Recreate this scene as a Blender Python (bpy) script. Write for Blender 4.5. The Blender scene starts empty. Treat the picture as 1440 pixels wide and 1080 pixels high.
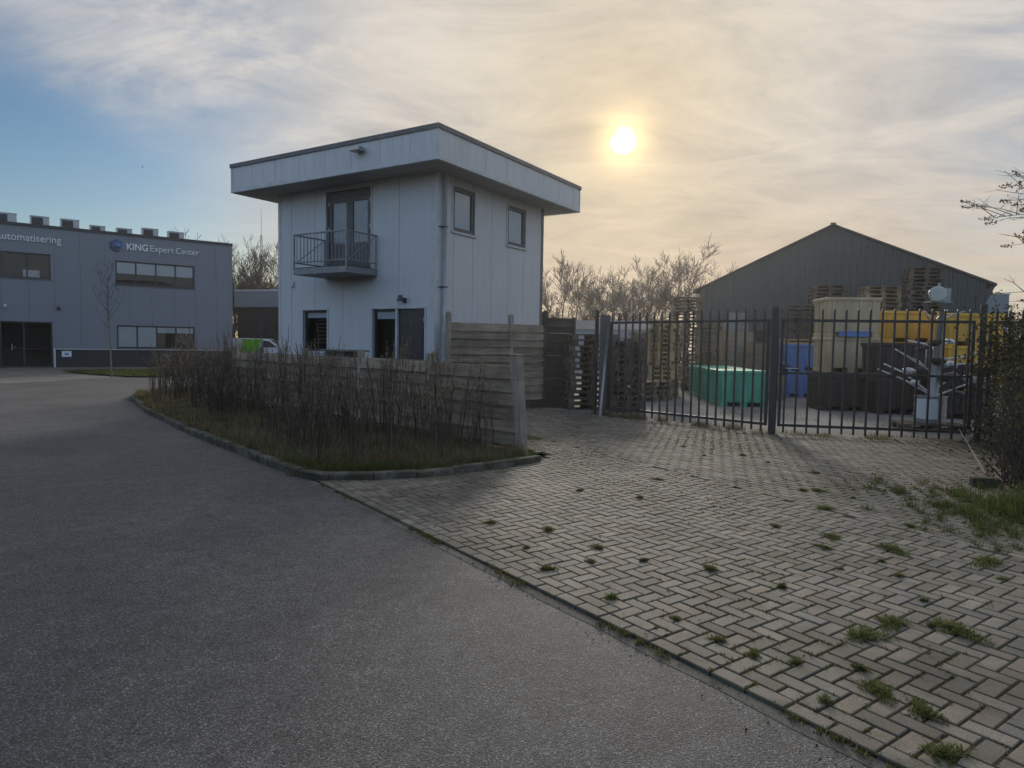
import bpy, math, random
from mathutils import Vector, Matrix, Euler
R = math.radians
random.seed(11)
S = bpy.context.scene
COL = S.collection

# ------------------------------------------------------------------ helpers
class MB:
    def __init__(s): s.v=[]; s.f=[]; s.m=[]; s.t=[]
    def add(s, vs, fs, mi=0, M=None, tint=None):
        b=len(s.v)
        s.v += [tuple(M@Vector(v)) for v in vs] if M else [tuple(v) for v in vs]
        for f in fs: s.f.append(tuple(b+i for i in f)); s.m.append(mi); s.t.append(tint)
    def box(s, x0,x1,y0,y1,z0,z1, mi=0, M=None, tint=None):
        s.add([(x0,y0,z0),(x1,y0,z0),(x1,y1,z0),(x0,y1,z0),(x0,y0,z1),(x1,y0,z1),(x1,y1,z1),(x0,y1,z1)],
              [(0,3,2,1),(4,5,6,7),(0,1,5,4),(1,2,6,5),(2,3,7,6),(3,0,4,7)],mi,M,tint)
    def frustum(s, x0,x1,y0,y1,z0, X0,X1,Y0,Y1,z1, mi=0, M=None):
        s.add([(x0,y0,z0),(x1,y0,z0),(x1,y1,z0),(x0,y1,z0),(X0,Y0,z1),(X1,Y0,z1),(X1,Y1,z1),(X0,Y1,z1)],
              [(0,3,2,1),(4,5,6,7),(0,1,5,4),(1,2,6,5),(2,3,7,6),(3,0,4,7)],mi,M)
    def tube(s, pts, r, n=6, mi=0, cap=True, M=None):
        if not isinstance(r,(list,tuple)): r=[r]*len(pts)
        P=[Vector(p) for p in pts]; b=len(s.v); vs=[]
        for i,p in enumerate(P):
            d=(P[min(i+1,len(P)-1)]-P[max(i-1,0)])
            d=d.normalized() if d.length>1e-9 else Vector((0,0,1))
            a=Vector((0,0,1)) if abs(d.z)<.9 else Vector((1,0,0))
            u=d.cross(a).normalized(); w=d.cross(u)
            for k in range(n):
                t=2*math.pi*k/n; vs.append(p+(u*math.cos(t)+w*math.sin(t))*r[i])
        fs=[(i*n+k,i*n+(k+1)%n,(i+1)*n+(k+1)%n,(i+1)*n+k) for i in range(len(P)-1) for k in range(n)]
        if cap: fs += [tuple(range(n)), tuple((len(P)-1)*n+k for k in reversed(range(n)))]
        s.add(vs,fs,mi,M)
    def lathe(s, prof, n=20, mi=0, M=None):
        vs=[(r*math.cos(2*math.pi*k/n),r*math.sin(2*math.pi*k/n),z) for r,z in prof for k in range(n)]
        fs=[(i*n+k,i*n+(k+1)%n,(i+1)*n+(k+1)%n,(i+1)*n+k) for i in range(len(prof)-1) for k in range(n)]
        fs += [tuple(reversed(range(n))), tuple((len(prof)-1)*n+k for k in range(n))]
        s.add(vs,fs,mi,M)
    def prism(s, poly, z0, z1, mi=0, M=None):
        n=len(poly)
        s.add([(x,y,z0) for x,y in poly]+[(x,y,z1) for x,y in poly],
              [tuple(reversed(range(n))),tuple(range(n,2*n))]+[(i,(i+1)%n,n+(i+1)%n,n+i) for i in range(n)],mi,M)
    def build(s, name, mats, parent=None, loc=None, rz=0, smooth=False, bevel=0, rot=None):
        me=bpy.data.meshes.new(name); me.from_pydata(s.v,[],s.f)
        if not isinstance(mats,(list,tuple)): mats=[mats]
        for m in mats: me.materials.append(m)
        if len(mats)>1: me.polygons.foreach_set('material_index',s.m)
        if any(t is not None for t in s.t):
            at=me.color_attributes.new('tint','FLOAT_COLOR','CORNER'); buf=[]
            for f,t in zip(s.f,s.t):
                t=t or (1,1,1); buf += [t[0],t[1],t[2],1.0]*len(f)
            at.data.foreach_set('color',buf)
        if smooth: me.polygons.foreach_set('use_smooth',[True]*len(s.f))
        me.update()
        o=bpy.data.objects.new(name,me); COL.objects.link(o)
        if parent: o.parent=parent
        if loc is not None: o.location=loc
        if rz: o.rotation_euler=(0,0,rz)
        if rot: o.rotation_euler=rot
        if bevel:
            b=o.modifiers.new('bevel','BEVEL'); b.width=bevel; b.segments=2; b.limit_method='ANGLE'; b.angle_limit=R(40)
        return o
def tag(o,label=None,cat=None,group=None,kind=None):
    if label: o['label']=label
    if cat: o['category']=cat
    if group: o['group']=group
    if kind: o['kind']=kind
    return o
def empty(name,loc,rz,label,cat,group=None):
    o=bpy.data.objects.new(name,None); COL.objects.link(o); o.location=loc; o.rotation_euler=(0,0,rz)
    o.empty_display_size=.2
    return tag(o,label,cat,group)
def copy_tree(o,parent=None):
    c=o.copy(); COL.objects.link(c)
    if parent: c.parent=parent
    for ch in list(o.children): copy_tree(ch,c)
    return c

# camera model (calibrated on the photo's vanishing points); eye 1.6 m over the road
EYE=1.6; F=960.; TH=math.atan(56/960); RL=R(.97)
_f=Vector((0,math.cos(TH),-math.sin(TH))); _u=Vector((0,math.sin(TH),math.cos(TH))); _r=Vector((1,0,0))
_r2=_r*math.cos(RL)+_u*math.sin(RL); _u2=_u*math.cos(RL)-_r*math.sin(RL)
def ray(px,py): return _f+_r2*((px-720)/F)+_u2*((540-py)/F)
def gp(px,py,z=0.):
    d=ray(px,py); return Vector((0,0,EYE))+d*((z-EYE)/d.z)
def dp(px,py,Y):
    d=ray(px,py); return Vector((0,0,EYE))+d*(Y/d.y)

# ------------------------------------------------------------------ materials
def nd(nt,t,**k):
    n=nt.nodes.new(t)
    for a,b in k.items():
        if a.startswith('i_'):
            n.inputs[a[2:].replace('_',' ')].default_value=b
        else: setattr(n,a,b)
    return n
def ramp(nt,fac,stops):
    r=nt.nodes.new('ShaderNodeValToRGB'); e=r.color_ramp.elements
    while len(e)<len(stops): e.new(.5)
    for x,(p,c) in zip(e,stops): x.position=p; x.color=(c[0],c[1],c[2],1) if hasattr(c,'__len__') else (c,c,c,1)
    nt.links.new(fac,r.inputs[0]); return r.outputs[0]
def mixc(nt,fac,a,b,mode='MIX'):
    m=nt.nodes.new('ShaderNodeMix'); m.data_type='RGBA'; m.blend_type=mode
    for i,v in ((0,fac),(6,a),(7,b)):
        if isinstance(v,bpy.types.NodeSocket): nt.links.new(v,m.inputs[i])
        elif i==0: m.inputs[0].default_value=v
        else: m.inputs[i].default_value=(v[0],v[1],v[2],1)
    return m.outputs[2]
def newmat(name):
    m=bpy.data.materials.new(name); m.use_nodes=True; nt=m.node_tree
    return m,nt,nt.nodes['Principled BSDF']
def noise(nt,co,scale,detail=4,rough=.55,stretch=None,dist=0.):
    if stretch:
        mp=nt.nodes.new('ShaderNodeMapping'); mp.inputs['Scale'].default_value=stretch
        nt.links.new(co,mp.inputs[0]); co=mp.outputs[0]
    n=nt.nodes.new('ShaderNodeTexNoise'); n.inputs['Scale'].default_value=scale
    n.inputs['Detail'].default_value=detail; n.inputs['Roughness'].default_value=rough; n.inputs['Distortion'].default_value=dist
    nt.links.new(co,n.inputs['Vector']); return n.outputs['Fac']
def bump(nt,bs,h,strength,dist=.01):
    b=nt.nodes.new('ShaderNodeBump'); b.inputs['Strength'].default_value=strength; b.inputs['Distance'].default_value=dist
    nt.links.new(h,b.inputs['Height']); nt.links.new(b.outputs[0],bs.inputs['Normal'])
def simple(name,c,c2=None,rough=.6,metal=0.,scale=4.,stretch=None,bmp=0.,bscale=60.,lo=.35,hi=.65,spec=.5,rnd=0.):
    """base colour c with wear / dirt blotches c2, optional fine bump and per-object variation"""
    m,nt,bs=newmat(name); tc=nt.nodes.new('ShaderNodeTexCoord').outputs['Object']
    c2=c2 or tuple(x*.75 for x in c)
    f=noise(nt,tc,scale,6,.6,stretch)
    col=ramp(nt,f,[(lo,c2),(hi,c)])
    if rnd:
        oi=nt.nodes.new('ShaderNodeObjectInfo').outputs['Random']
        col=mixc(nt,1.,col,ramp(nt,oi,[(0,1-rnd),(1,1+rnd*.6)]),'MULTIPLY')
    nt.links.new(col,bs.inputs['Base Color'])
    bs.inputs['Roughness'].default_value=rough; bs.inputs['Metallic'].default_value=metal; bs.inputs['Specular IOR Level'].default_value=spec
    if bmp: bump(nt,bs,noise(nt,tc,bscale,4,.6,stretch),bmp,.004)
    return m
def panel_mat(name,c,dirt,amount=.5,rough=.45):
    """painted steel sandwich panel: run-off streaks and faint blotches"""
    m,nt,bs=newmat(name); tc=nt.nodes.new('ShaderNodeTexCoord').outputs['Object']
    st=noise(nt,tc,3.2,5,.65,(3.5,3.5,.22)); bl=noise(nt,tc,.7,4,.6)
    col=mixc(nt,ramp(nt,st,[(.42,0.),(.8,amount)]),c,dirt)
    col=mixc(nt,ramp(nt,bl,[(.4,0.),(.75,amount*.6)]),col,tuple(x*.82 for x in c))
    nt.links.new(col,bs.inputs['Base Color']); bs.inputs['Roughness'].default_value=rough; bs.inputs['Specular IOR Level'].default_value=.35
    bump(nt,bs,noise(nt,tc,1.1,2,.5),.12,.02)
    return m
def wood_mat(name,c,c2,axis='x',rough=.85,rnd=.25,scale=7.,tint=False):
    m,nt,bs=newmat(name); tc=nt.nodes.new('ShaderNodeTexCoord').outputs['Object']
    st={'x':(.25,3,3),'z':(3,3,.25),'y':(3,.25,3)}[axis]
    g=noise(nt,tc,scale,7,.7,st,.4); k=noise(nt,tc,1.6,4,.6)
    col=ramp(nt,g,[(.28,c2),(.55,c),(.8,tuple(min(1,x*1.3) for x in c))])
    col=mixc(nt,ramp(nt,k,[(.45,0.),(.7,.55)]),col,tuple(x*.6 for x in c2))
    if tint: at=nt.nodes.new('ShaderNodeVertexColor'); at.layer_name='tint'; col=mixc(nt,1.,col,at.outputs[0],'MULTIPLY')
    oi=nt.nodes.new('ShaderNodeObjectInfo').outputs['Random']
    col=mixc(nt,1.,col,ramp(nt,oi,[(0,1-rnd),(1,1+rnd*.5)]),'MULTIPLY')
    nt.links.new(col,bs.inputs['Base Color']); bs.inputs['Roughness'].default_value=rough; bs.inputs['Specular IOR Level'].default_value=.25
    bump(nt,bs,g,.5,.006)
    return m
def glass_mat(name,tint=(.9,.95,1.),rough=.02):
    m=bpy.data.materials.new(name); m.use_nodes=True; nt=m.node_tree; nt.nodes.clear()
    o=nt.nodes.new('ShaderNodeOutputMaterial'); mx=nt.nodes.new('ShaderNodeMixShader')
    fr=nt.nodes.new('ShaderNodeFresnel'); fr.inputs[0].default_value=1.6
    t=nt.nodes.new('ShaderNodeBsdfTransparent'); t.inputs[0].default_value=(*tint,1)
    g=nt.nodes.new('ShaderNodeBsdfGlossy'); g.inputs['Roughness'].default_value=rough; g.inputs[0].default_value=(.95,.97,1,1)
    nt.links.new(fr.outputs[0],mx.inputs[0]); nt.links.new(t.outputs[0],mx.inputs[1]); nt.links.new(g.outputs[0],mx.inputs[2]); nt.links.new(mx.outputs[0],o.inputs[0])
    return m
def asphalt_mat():
    m,nt,bs=newmat('asphalt'); tc=nt.nodes.new('ShaderNodeTexCoord').outputs['Object']
    v=nt.nodes.new('ShaderNodeTexVoronoi'); v.inputs['Scale'].default_value=140; v.inputs['Randomness'].default_value=1
    nt.links.new(tc,v.inputs['Vector'])
    sp=nt.nodes.new('ShaderNodeSeparateColor'); nt.links.new(v.outputs['Color'],sp.inputs[0])
    st=ramp(nt,sp.outputs[0],[(0,(.06,.059,.06)),(.5,(.108,.106,.106)),(.9,(.17,.166,.164)),(1,(.33,.32,.31))])
    edge=ramp(nt,v.outputs['Distance'],[(.25,1.),(.8,.4)])
    col=mixc(nt,1.,st,edge,'MULTIPLY')
    big=noise(nt,tc,.55,5,.62,None,.6)
    col=mixc(nt,1.,col,ramp(nt,big,[(.28,(.72,.72,.74)),(.5,(1.,1.,1.)),(.72,(1.32,1.3,1.27))]),'MULTIPLY')
    med=noise(nt,tc,7,5,.6)
    col=mixc(nt,1.,col,ramp(nt,med,[(.3,.8),(.7,1.2)]),'MULTIPLY')
    nt.links.new(col,bs.inputs['Base Color'])
    bs.inputs['Roughness'].default_value=.78; bs.inputs['Specular IOR Level'].default_value=.4
    h=mixc(nt,.35,edge,med); bump(nt,bs,h,.9,.006)
    return m
def paver_mat(name='paver',sc=1.):
    m,nt,bs=newmat(name); tc=nt.nodes.new('ShaderNodeTexCoord').outputs['Object']
    at=nt.nodes.new('ShaderNodeVertexColor'); at.layer_name='tint'
    f=noise(nt,tc,170,3,.7); sp=ramp(nt,f,[(.3,.42),(.5,1.),(.66,1.35),(.74,2.6)])
    col=mixc(nt,1.,at.outputs[0],sp,'MULTIPLY')
    st=noise(nt,tc,1.1,6,.65,None,.5); col=mixc(nt,1.,col,ramp(nt,st,[(.3,(.55,.54,.52)),(.5,(1.,1.,.99)),(.7,(1.25,1.22,1.17))]),'MULTIPLY')
    mo=noise(nt,tc,5,6,.7); mo2=noise(nt,tc,.45,3,.6)
    mm=nt.nodes.new('ShaderNodeMath'); mm.operation='MULTIPLY'
    nt.links.new(ramp(nt,mo,[(.47,0.),(.66,1.)]),mm.inputs[0]); nt.links.new(ramp(nt,mo2,[(.34,.18),(.58,1.)]),mm.inputs[1])
    col=mixc(nt,mm.outputs[0],col,(.075,.07,.038))
    nt.links.new(col,bs.inputs['Base Color']); bs.inputs['Roughness'].default_value=.8; bs.inputs['Specular IOR Level'].default_value=.35
    bump(nt,bs,f,.55,.004)
    return m
def ground_mat(name,stops,scale,bmp=.5,sc2=60,rough=.95):
    m,nt,bs=newmat(name); tc=nt.nodes.new('ShaderNodeTexCoord').outputs['Object']
    col=ramp(nt,noise(nt,tc,scale,8,.68,None,.4),stops)
    fine=noise(nt,tc,sc2,5,.7)
    col=mixc(nt,1.,col,ramp(nt,fine,[(.3,.6),(.7,1.35)]),'MULTIPLY')
    nt.links.new(col,bs.inputs['Base Color']); bs.inputs['Roughness'].default_value=rough; bs.inputs['Specular IOR Level'].default_value=.2
    bump(nt,bs,fine,bmp,.01); return m
def leaf_mat(name,cs,rough=.7,scale=1.2):
    m,nt,bs=newmat(name); tc=nt.nodes.new('ShaderNodeTexCoord').outputs['Object']
    g=nt.nodes.new('ShaderNodeNewGeometry').outputs['Random Per Island']
    col=ramp(nt,g,[(i/(len(cs)-1),c) for i,c in enumerate(cs)])
    nt.links.new(col,bs.inputs['Base Color']); bs.inputs['Roughness'].default_value=rough; bs.inputs['Specular IOR Level'].default_value=.2
    tl=nt.nodes.new('ShaderNodeBsdfTranslucent'); nt.links.new(mixc(nt,1.,col,(1.5,1.5,1.3),'MULTIPLY'),tl.inputs[0]); mx=nt.nodes.new('ShaderNodeMixShader'); mx.inputs[0].default_value=.42
    nt.links.new(bs.outputs[0],mx.inputs[1]); nt.links.new(tl.outputs[0],mx.inputs[2]); nt.links.new(mx.outputs[0],nt.nodes['Material Output'].inputs['Surface'])
    return m

M=dict(
 asphalt=asphalt_mat(), paver=paver_mat(),
 house=panel_mat('house_panel',(.53,.54,.56),(.37,.375,.36),.42), fascia=panel_mat('fascia_panel',(.54,.55,.57),(.33,.33,.32),.5),
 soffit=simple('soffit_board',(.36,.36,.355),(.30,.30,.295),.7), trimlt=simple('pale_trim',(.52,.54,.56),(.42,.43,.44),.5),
 trimdk=simple('roof_edge_trim',(.115,.11,.115),(.08,.08,.085),.5), framedk=simple('dark_frame',(.035,.037,.043),(.025,.026,.03),.4),
 framegr=simple('grey_door_frame',(.075,.078,.085),(.06,.06,.066),.45),
 king=panel_mat('office_panel',(.20,.215,.25),(.16,.17,.195),.35), plinth=simple('dark_plinth',(.022,.025,.032),(.017,.018,.022),.6),
 glass=glass_mat('window_glass'), dark=simple('dark_interior',(.012,.012,.014),(.008,.008,.009),.9),
 blind=simple('roller_blind',(.84,.85,.84),(.78,.79,.79),.8,scale=1.), galv=simple('galvanised_steel',(.36,.37,.38),(.26,.27,.28),.45,.6,8),
 rail=simple('railing_steel',(.26,.27,.285),(.19,.195,.205),.6,.2,9), white=simple('white_lettering',(.78,.79,.8),(.72,.73,.74),.5),
 blue1=simple('logo_blue',(.03,.12,.36),(.025,.1,.3),.4), blue2=simple('logo_dark_blue',(.012,.03,.085),(.01,.025,.07),.4), blue3=simple('logo_pale_blue',(.12,.24,.42),(.1,.2,.36),.4),
 gate=simple('gate_steel',(.030,.033,.036),(.05,.045,.04),.5,.2,14,lo=.3,hi=.5), pipe=simple('pale_pipe',(.42,.45,.49),(.33,.35,.38),.4),
 wood=wood_mat('weathered_board',(.30,.245,.185),(.135,.108,.08),rnd=.1,tint=True), woodz=wood_mat('weathered_post',(.33,.285,.23),(.16,.138,.11),'z'),
 wooddk=wood_mat('dark_board',(.070,.057,.045),(.030,.026,.021)),
 pal_a=wood_mat('pallet_brown',(.30,.225,.15),(.16,.12,.08)), pal_b=wood_mat('pallet_fresh',(.52,.38,.20),(.30,.21,.11)), pal_c=wood_mat('pallet_dark',(.13,.108,.085),(.065,.053,.043)),
 ply=wood_mat('plywood',(.34,.265,.18),(.22,.165,.11)), card=simple('grey_carton',(.26,.25,.23),(.2,.19,.175),.9),
 barn=panel_mat('barn_sheet',(.058,.066,.066),(.04,.045,.045),.5,.5), barnroof=simple('barn_roof',(.05,.05,.052),(.035,.035,.037),.7),
 green=simple('green_plastic',(.085,.42,.27),(.05,.27,.175),.55,0,2.2,(1,1,.4)), blueb=simple('blue_plastic',(.11,.24,.54),(.075,.16,.38),.55,0,2.2,(1,1,.4)),
 beige=simple('beige_plastic',(.52,.39,.235),(.38,.28,.17),.6,0,2.2,(1,1,.4)), brown=simple('brown_plastic',(.042,.027,.022),(.024,.017,.015),.6,0,2.2,(1,1,.4)), yellow=simple('yellow_plastic',(.78,.43,.05),(.50,.27,.04),.55,0,2.2,(1,1,.4)),
 conc=ground_mat('yard_concrete',[(.3,(.13,.125,.115)),(.5,(.2,.195,.185)),(.7,(.26,.25,.235))],.5,.4,40), kerb=ground_mat('kerb_concrete',[(.3,(.035,.036,.022)),(.48,(.07,.066,.048)),(.66,(.19,.18,.155))],2.4,.6,70),
 gutter=ground_mat('gutter_concrete',[(.3,(.045,.045,.03)),(.45,(.11,.105,.09)),(.7,(.17,.16,.14))],2.6,.5,90),
 joint=ground_mat('joint_moss',[(.32,(.03,.024,.018)),(.48,(.042,.042,.018)),(.62,(.075,.085,.025))],1.3,.6,70),
 soil=ground_mat('bed_soil',[(.3,(.03,.028,.02)),(.5,(.045,.052,.022)),(.7,(.075,.065,.04))],1.3,.8,45),
 land=ground_mat('open_ground',[(.3,(.04,.05,.02)),(.5,(.06,.07,.03)),(.7,(.1,.09,.05))],.2,.5,20),
 grass=leaf_mat('grass_blade',[(.05,.052,.022),(.085,.08,.035),(.14,.115,.065),(.2,.16,.105),(.26,.21,.145)]), weed=leaf_mat('weed_leaf',[(.05,.07,.02),(.085,.115,.03),(.12,.145,.045),(.17,.15,.07)]), lush=leaf_mat('lush_grass',[(.03,.05,.013),(.05,.08,.018),(.075,.10,.025),(.13,.12,.05)]),
 moss=leaf_mat('moss_sprig',[(.04,.045,.015),(.065,.07,.022),(.09,.095,.03),(.13,.11,.05)]), stalk=leaf_mat('dead_stalk',[(.07,.054,.044),(.12,.094,.076),(.19,.15,.12)]), plume=leaf_mat('dried_seed_head',[(.13,.102,.08),(.21,.168,.13),(.32,.262,.205)],.9),
 bark=simple('tree_bark',(.06,.047,.039),(.036,.029,.025),.9,0,3), twig=simple('twig',(.045,.032,.026),(.03,.022,.018),.9,0,3), twigdk=simple('dark_twig',(.085,.062,.052),(.055,.042,.036),.9,0,3), barkpale=simple('pale_stem',(.2,.18,.15),(.13,.115,.1),.9,0,6),
 ivy=leaf_mat('ivy_leaf',[(.014,.018,.010),(.026,.031,.015),(.042,.044,.022),(.07,.06,.038)],.6), litter=leaf_mat('leaf_litter',[(.03,.022,.015),(.06,.045,.03),(.1,.08,.055)],.9),
 far=panel_mat('pale_warehouse',(.21,.235,.265),(.17,.19,.215),.3), farroof=simple('pale_roof',(.12,.14,.165),(.10,.115,.135),.9,spec=.1),
 carw=simple('white_car_paint',(.62,.64,.67),(.58,.6,.63),.25), carg=simple('green_car_paint',(.16,.50,.035),(.14,.44,.03),.25), tyre=simple('tyre_rubber',(.015,.015,.016),(.02,.02,.02),.8),
 lampg=simple('lamp_glass',(.45,.46,.40),(.34,.35,.30),.35), scrap=simple('painted_arm',(.72,.73,.75),(.34,.33,.31),.45,.2,9,lo=.42,hi=.5), label=simple('paper_label',(.66,.70,.78),(.6,.64,.72),.6),
 stone=ground_mat('block_concrete',[(.3,(.03,.029,.024)),(.5,(.05,.05,.038)),(.7,(.11,.105,.095))],4.,.6,60),
)

# ------------------------------------------------------------------ house frame / wall helpers
def wall_grid(mb,x0,x1,z0,z1,holes,joints,depth=.42,jw=.014,jd=.012,mi=0,mj=0,top=None):
    """front skin of a wall in local x/z at y=0 (outside is -y): real openings with reveals, recessed panel joints"""
    xs={x0,x1}; zs={z0,z1}; gro=[]
    for h in holes: xs|={h[0],h[1]}; zs|={h[2],h[3]}
    for j in joints:
        gro.append((j-jw/2,j+jw/2)); xs|={j-jw/2,j+jw/2}
    xs=sorted(x for x in xs if x0<=x<=x1); zs=sorted(z for z in zs if z0<=z<=z1)
    inh=lambda x,z: any(h[0]<x<h[1] and h[2]<z<h[3] for h in holes)
    off=lambda x: jd if any(a<x<b for a,b in gro) else 0.
    for i in range(len(xs)-1):
        xm=(xs[i]+xs[i+1])/2; o=off(xm)
        for k in range(len(zs)-1):
            if inh(xm,(zs[k]+zs[k+1])/2): continue
            mb.add([(xs[i],o,zs[k]),(xs[i+1],o,zs[k]),(xs[i+1],o,zs[k+1]),(xs[i],o,zs[k+1])],[(0,1,2,3)],mj if o else mi)
        if i and off((xs[i-1]+xs[i])/2)!=o:
            p=off((xs[i-1]+xs[i])/2)
            for k in range(len(zs)-1):
                if inh(xm,(zs[k]+zs[k+1])/2) or inh((xs[i-1]+xs[i])/2,(zs[k]+zs[k+1])/2): continue
                mb.add([(xs[i],p,zs[k]),(xs[i],o,zs[k]),(xs[i],o,zs[k+1]),(xs[i],p,zs[k+1])],[(0,1,2,3)],mi)
    for a,b,c,d in holes:
        for q in ([(a,0,c),(a,depth,c),(a,depth,d),(a,0,d)],[(b,0,c),(b,0,d),(b,depth,d),(b,depth,c)],[(a,0,d),(a,depth,d),(b,depth,d),(b,0,d)],[(a,0,c),(b,0,c),(b,depth,c),(a,depth,c)]):
            mb.add(q,[(0,1,2,3)],mi)
FR=Matrix(((1,0,0,0),(0,1,0,0),(0,0,1,0),(0,0,0,1)))
def window(parent,x0,x1,z0,z1,splits,blinds=(),Mx=None,fw=.06,y=.06,fm='framedk',depth=.4,sill=True,trim=None,name='window',solid=()):
    """frame with mullions, panes, blinds and a dark room behind; Mx places it on another wall of the same building"""
    T=Mx or Matrix()
    m=MB(); m.box(x0,x1,y,y+.07,z0,z0+fw,M=T); m.box(x0,x1,y,y+.07,z1-fw,z1,M=T)
    m.box(x0,x0+fw,y,y+.07,z0+fw,z1-fw,M=T); m.box(x1-fw,x1,y,y+.07,z0+fw,z1-fw,M=T)
    edges=[x0+fw*.5]+list(splits)+[x1-fw*.5]
    for s_ in splits: m.box(s_-fw*.5,s_+fw*.5,y+.002,y+.068,z0+fw,z1-fw,M=T)
    fr=m.build(name,M[fm],parent)
    if trim:
        t=MB(); w=.045
        t.box(x0-w,x1+w,-.022,.03,z1,z1+w,M=T); t.box(x0-w,x0,-.02,.03,z0,z1,M=T); t.box(x1,x1+w,-.02,.03,z0,z1,M=T)
        if sill: t.box(x0-w-.02,x1+w+.02,-.05,.03,z0-.05,z0,M=T)
        t.build('trim',M[trim],fr)
    elif sill:
        t=MB(); t.box(x0-.04,x1+.04,-.045,.06,z0-.035,z0,M=T); t.build('sill',M['trimdk'],fr)
    for i in range(len(edges)-1):
        g=MB(); a,b=edges[i]+fw*.45,edges[i+1]-fw*.45
        g.add([(a,y+.035,z0+fw),(b,y+.035,z0+fw),(b,y+.035,z1-fw),(a,y+.035,z1-fw)],[(0,1,2,3)],M=T); g.build('pane',M['glass'],fr)
        if i<len(blinds) and blinds[i]>0:
            h=(z1-z0-2*fw)*blinds[i]; bl=MB(); bl.box(a+.004,b-.004,y+.05,y+.055,z1-fw-h,z1-fw,M=T); bl.box(a+.004,b-.004,y+.046,y+.065,z1-fw-h-.025,z1-fw-h-.001,M=T); bl.build('blind',M['blind'],fr)
    d=MB(); d.add([(x0,depth-.005,z0),(x1,depth-.005,z0),(x1,depth-.005,z1),(x0,depth-.005,z1)],[(0,1,2,3)],M=T)
    d.add([(x0+.004,y+.1,z0+.004),(x1-.004,y+.1,z0+.004),(x1-.004,depth,z0+.004),(x0+.004,depth,z0+.004)],[(0,1,2,3)],M=T)
    d.add([(x0+.004,y+.1,z1-.004),(x1-.004,y+.1,z1-.004),(x1-.004,depth,z1-.004),(x0+.004,depth,z1-.004)],[(0,1,2,3)],M=T)
    d.add([(x0+.004,y+.1,z0),(x0+.004,depth,z0),(x0+.004,depth,z1),(x0+.004,y+.1,z1)],[(0,1,2,3)],M=T)
    d.add([(x1-.004,y+.1,z0),(x1-.004,depth,z0),(x1-.004,depth,z1),(x1-.004,y+.1,z1)],[(0,1,2,3)],M=T)
    d.build('room',M['dark'],fr)
    return fr

# ------------------------------------------------------------------ ground and roads
def sheet(name,poly,z,mat,kind='structure'):
    m=MB(); m.add([(x,y,z) for x,y in poly],[tuple(range(len(poly)))]); o=m.build(name,mat); return tag(o,kind=kind)
m=MB(); m.add([(-280,-45,-.03),(280,-45,-.03),(280,300,-.03),(-280,300,-.03)],[(0,1,2,3)]); tag(m.build('ground',M['land']),kind='structure')
sheet('road',[(-60,-14),(9,-14),(4.9,-2.2),(.6,3.72),(-2.25,7.72),(-4.5,10.4),(-7,13.5),(-9.9,18),(-8.5,21.5),(-5,27),(-2,43),(-14,46),(-60,46)],0.,M['asphalt'])
E1=Vector((.583,-.8125)); E2=Vector((.8125,.583)); EO=Vector((-2.22,7.72))   # along the road edge / into the driveway
drive=[(-2.3,7.85),(-1.94,7.86),(-1.3,7.92),(-.67,8.22),(-.16,8.62),(.4,9.16),(.55,9.8),(-.6,11.5),(-1.2,14.6),(-1.2,15.7),(.7,17.),(2.2,15.75),(4.85,12.75),(8.6,11.9),(7.2,9.3),(5.75,7.3),(4.9,5.9),(4.3,4.6),(4.3,2.5),(5.2,-2.6)]
inner=[tuple(EO+E1*t) for t in (12.6,0)]
def inside(p,poly):
    x,y=p; c=False; j=len(poly)-1
    for i in range(len(poly)):
        xi,yi=poly[i]; xj,yj=poly[j]
        if (yi>y)!=(yj>y) and x<(xj-xi)*(y-yi)/(yj-yi)+xi: c=not c
        j=i
    return c
dpoly=drive+inner
sheet('driveway_bed',[(x,y) for x,y in dpoly],.0108,M['joint'])
m=MB(); L,W,GAP=.20,.10,.012
def undul(x,y): return .0022*math.sin(x*1.3+y*.7)+.0018*math.sin(y*1.9-x*.6+1.)
mossm=MB()
from mathutils import noise as mnoise
def blade(mb,x,y,z,h,w,lean,az,mi=0,bend=.5):
    dx,dy=math.cos(az),math.sin(az); px,py=-dy*w,dx*w
    q=[(x-px,y-py,z),(x+px,y+py,z),(x+dx*lean*.4+px*.7,y+dy*lean*.4+py*.7,z+h*.6),(x+dx*lean*.4-px*.7,y+dy*lean*.4-py*.7,z+h*.6),(x+dx*lean,y+dy*lean,z+h)]
    mb.add(q,[(0,1,2,3),(3,2,4)],mi)
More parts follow.
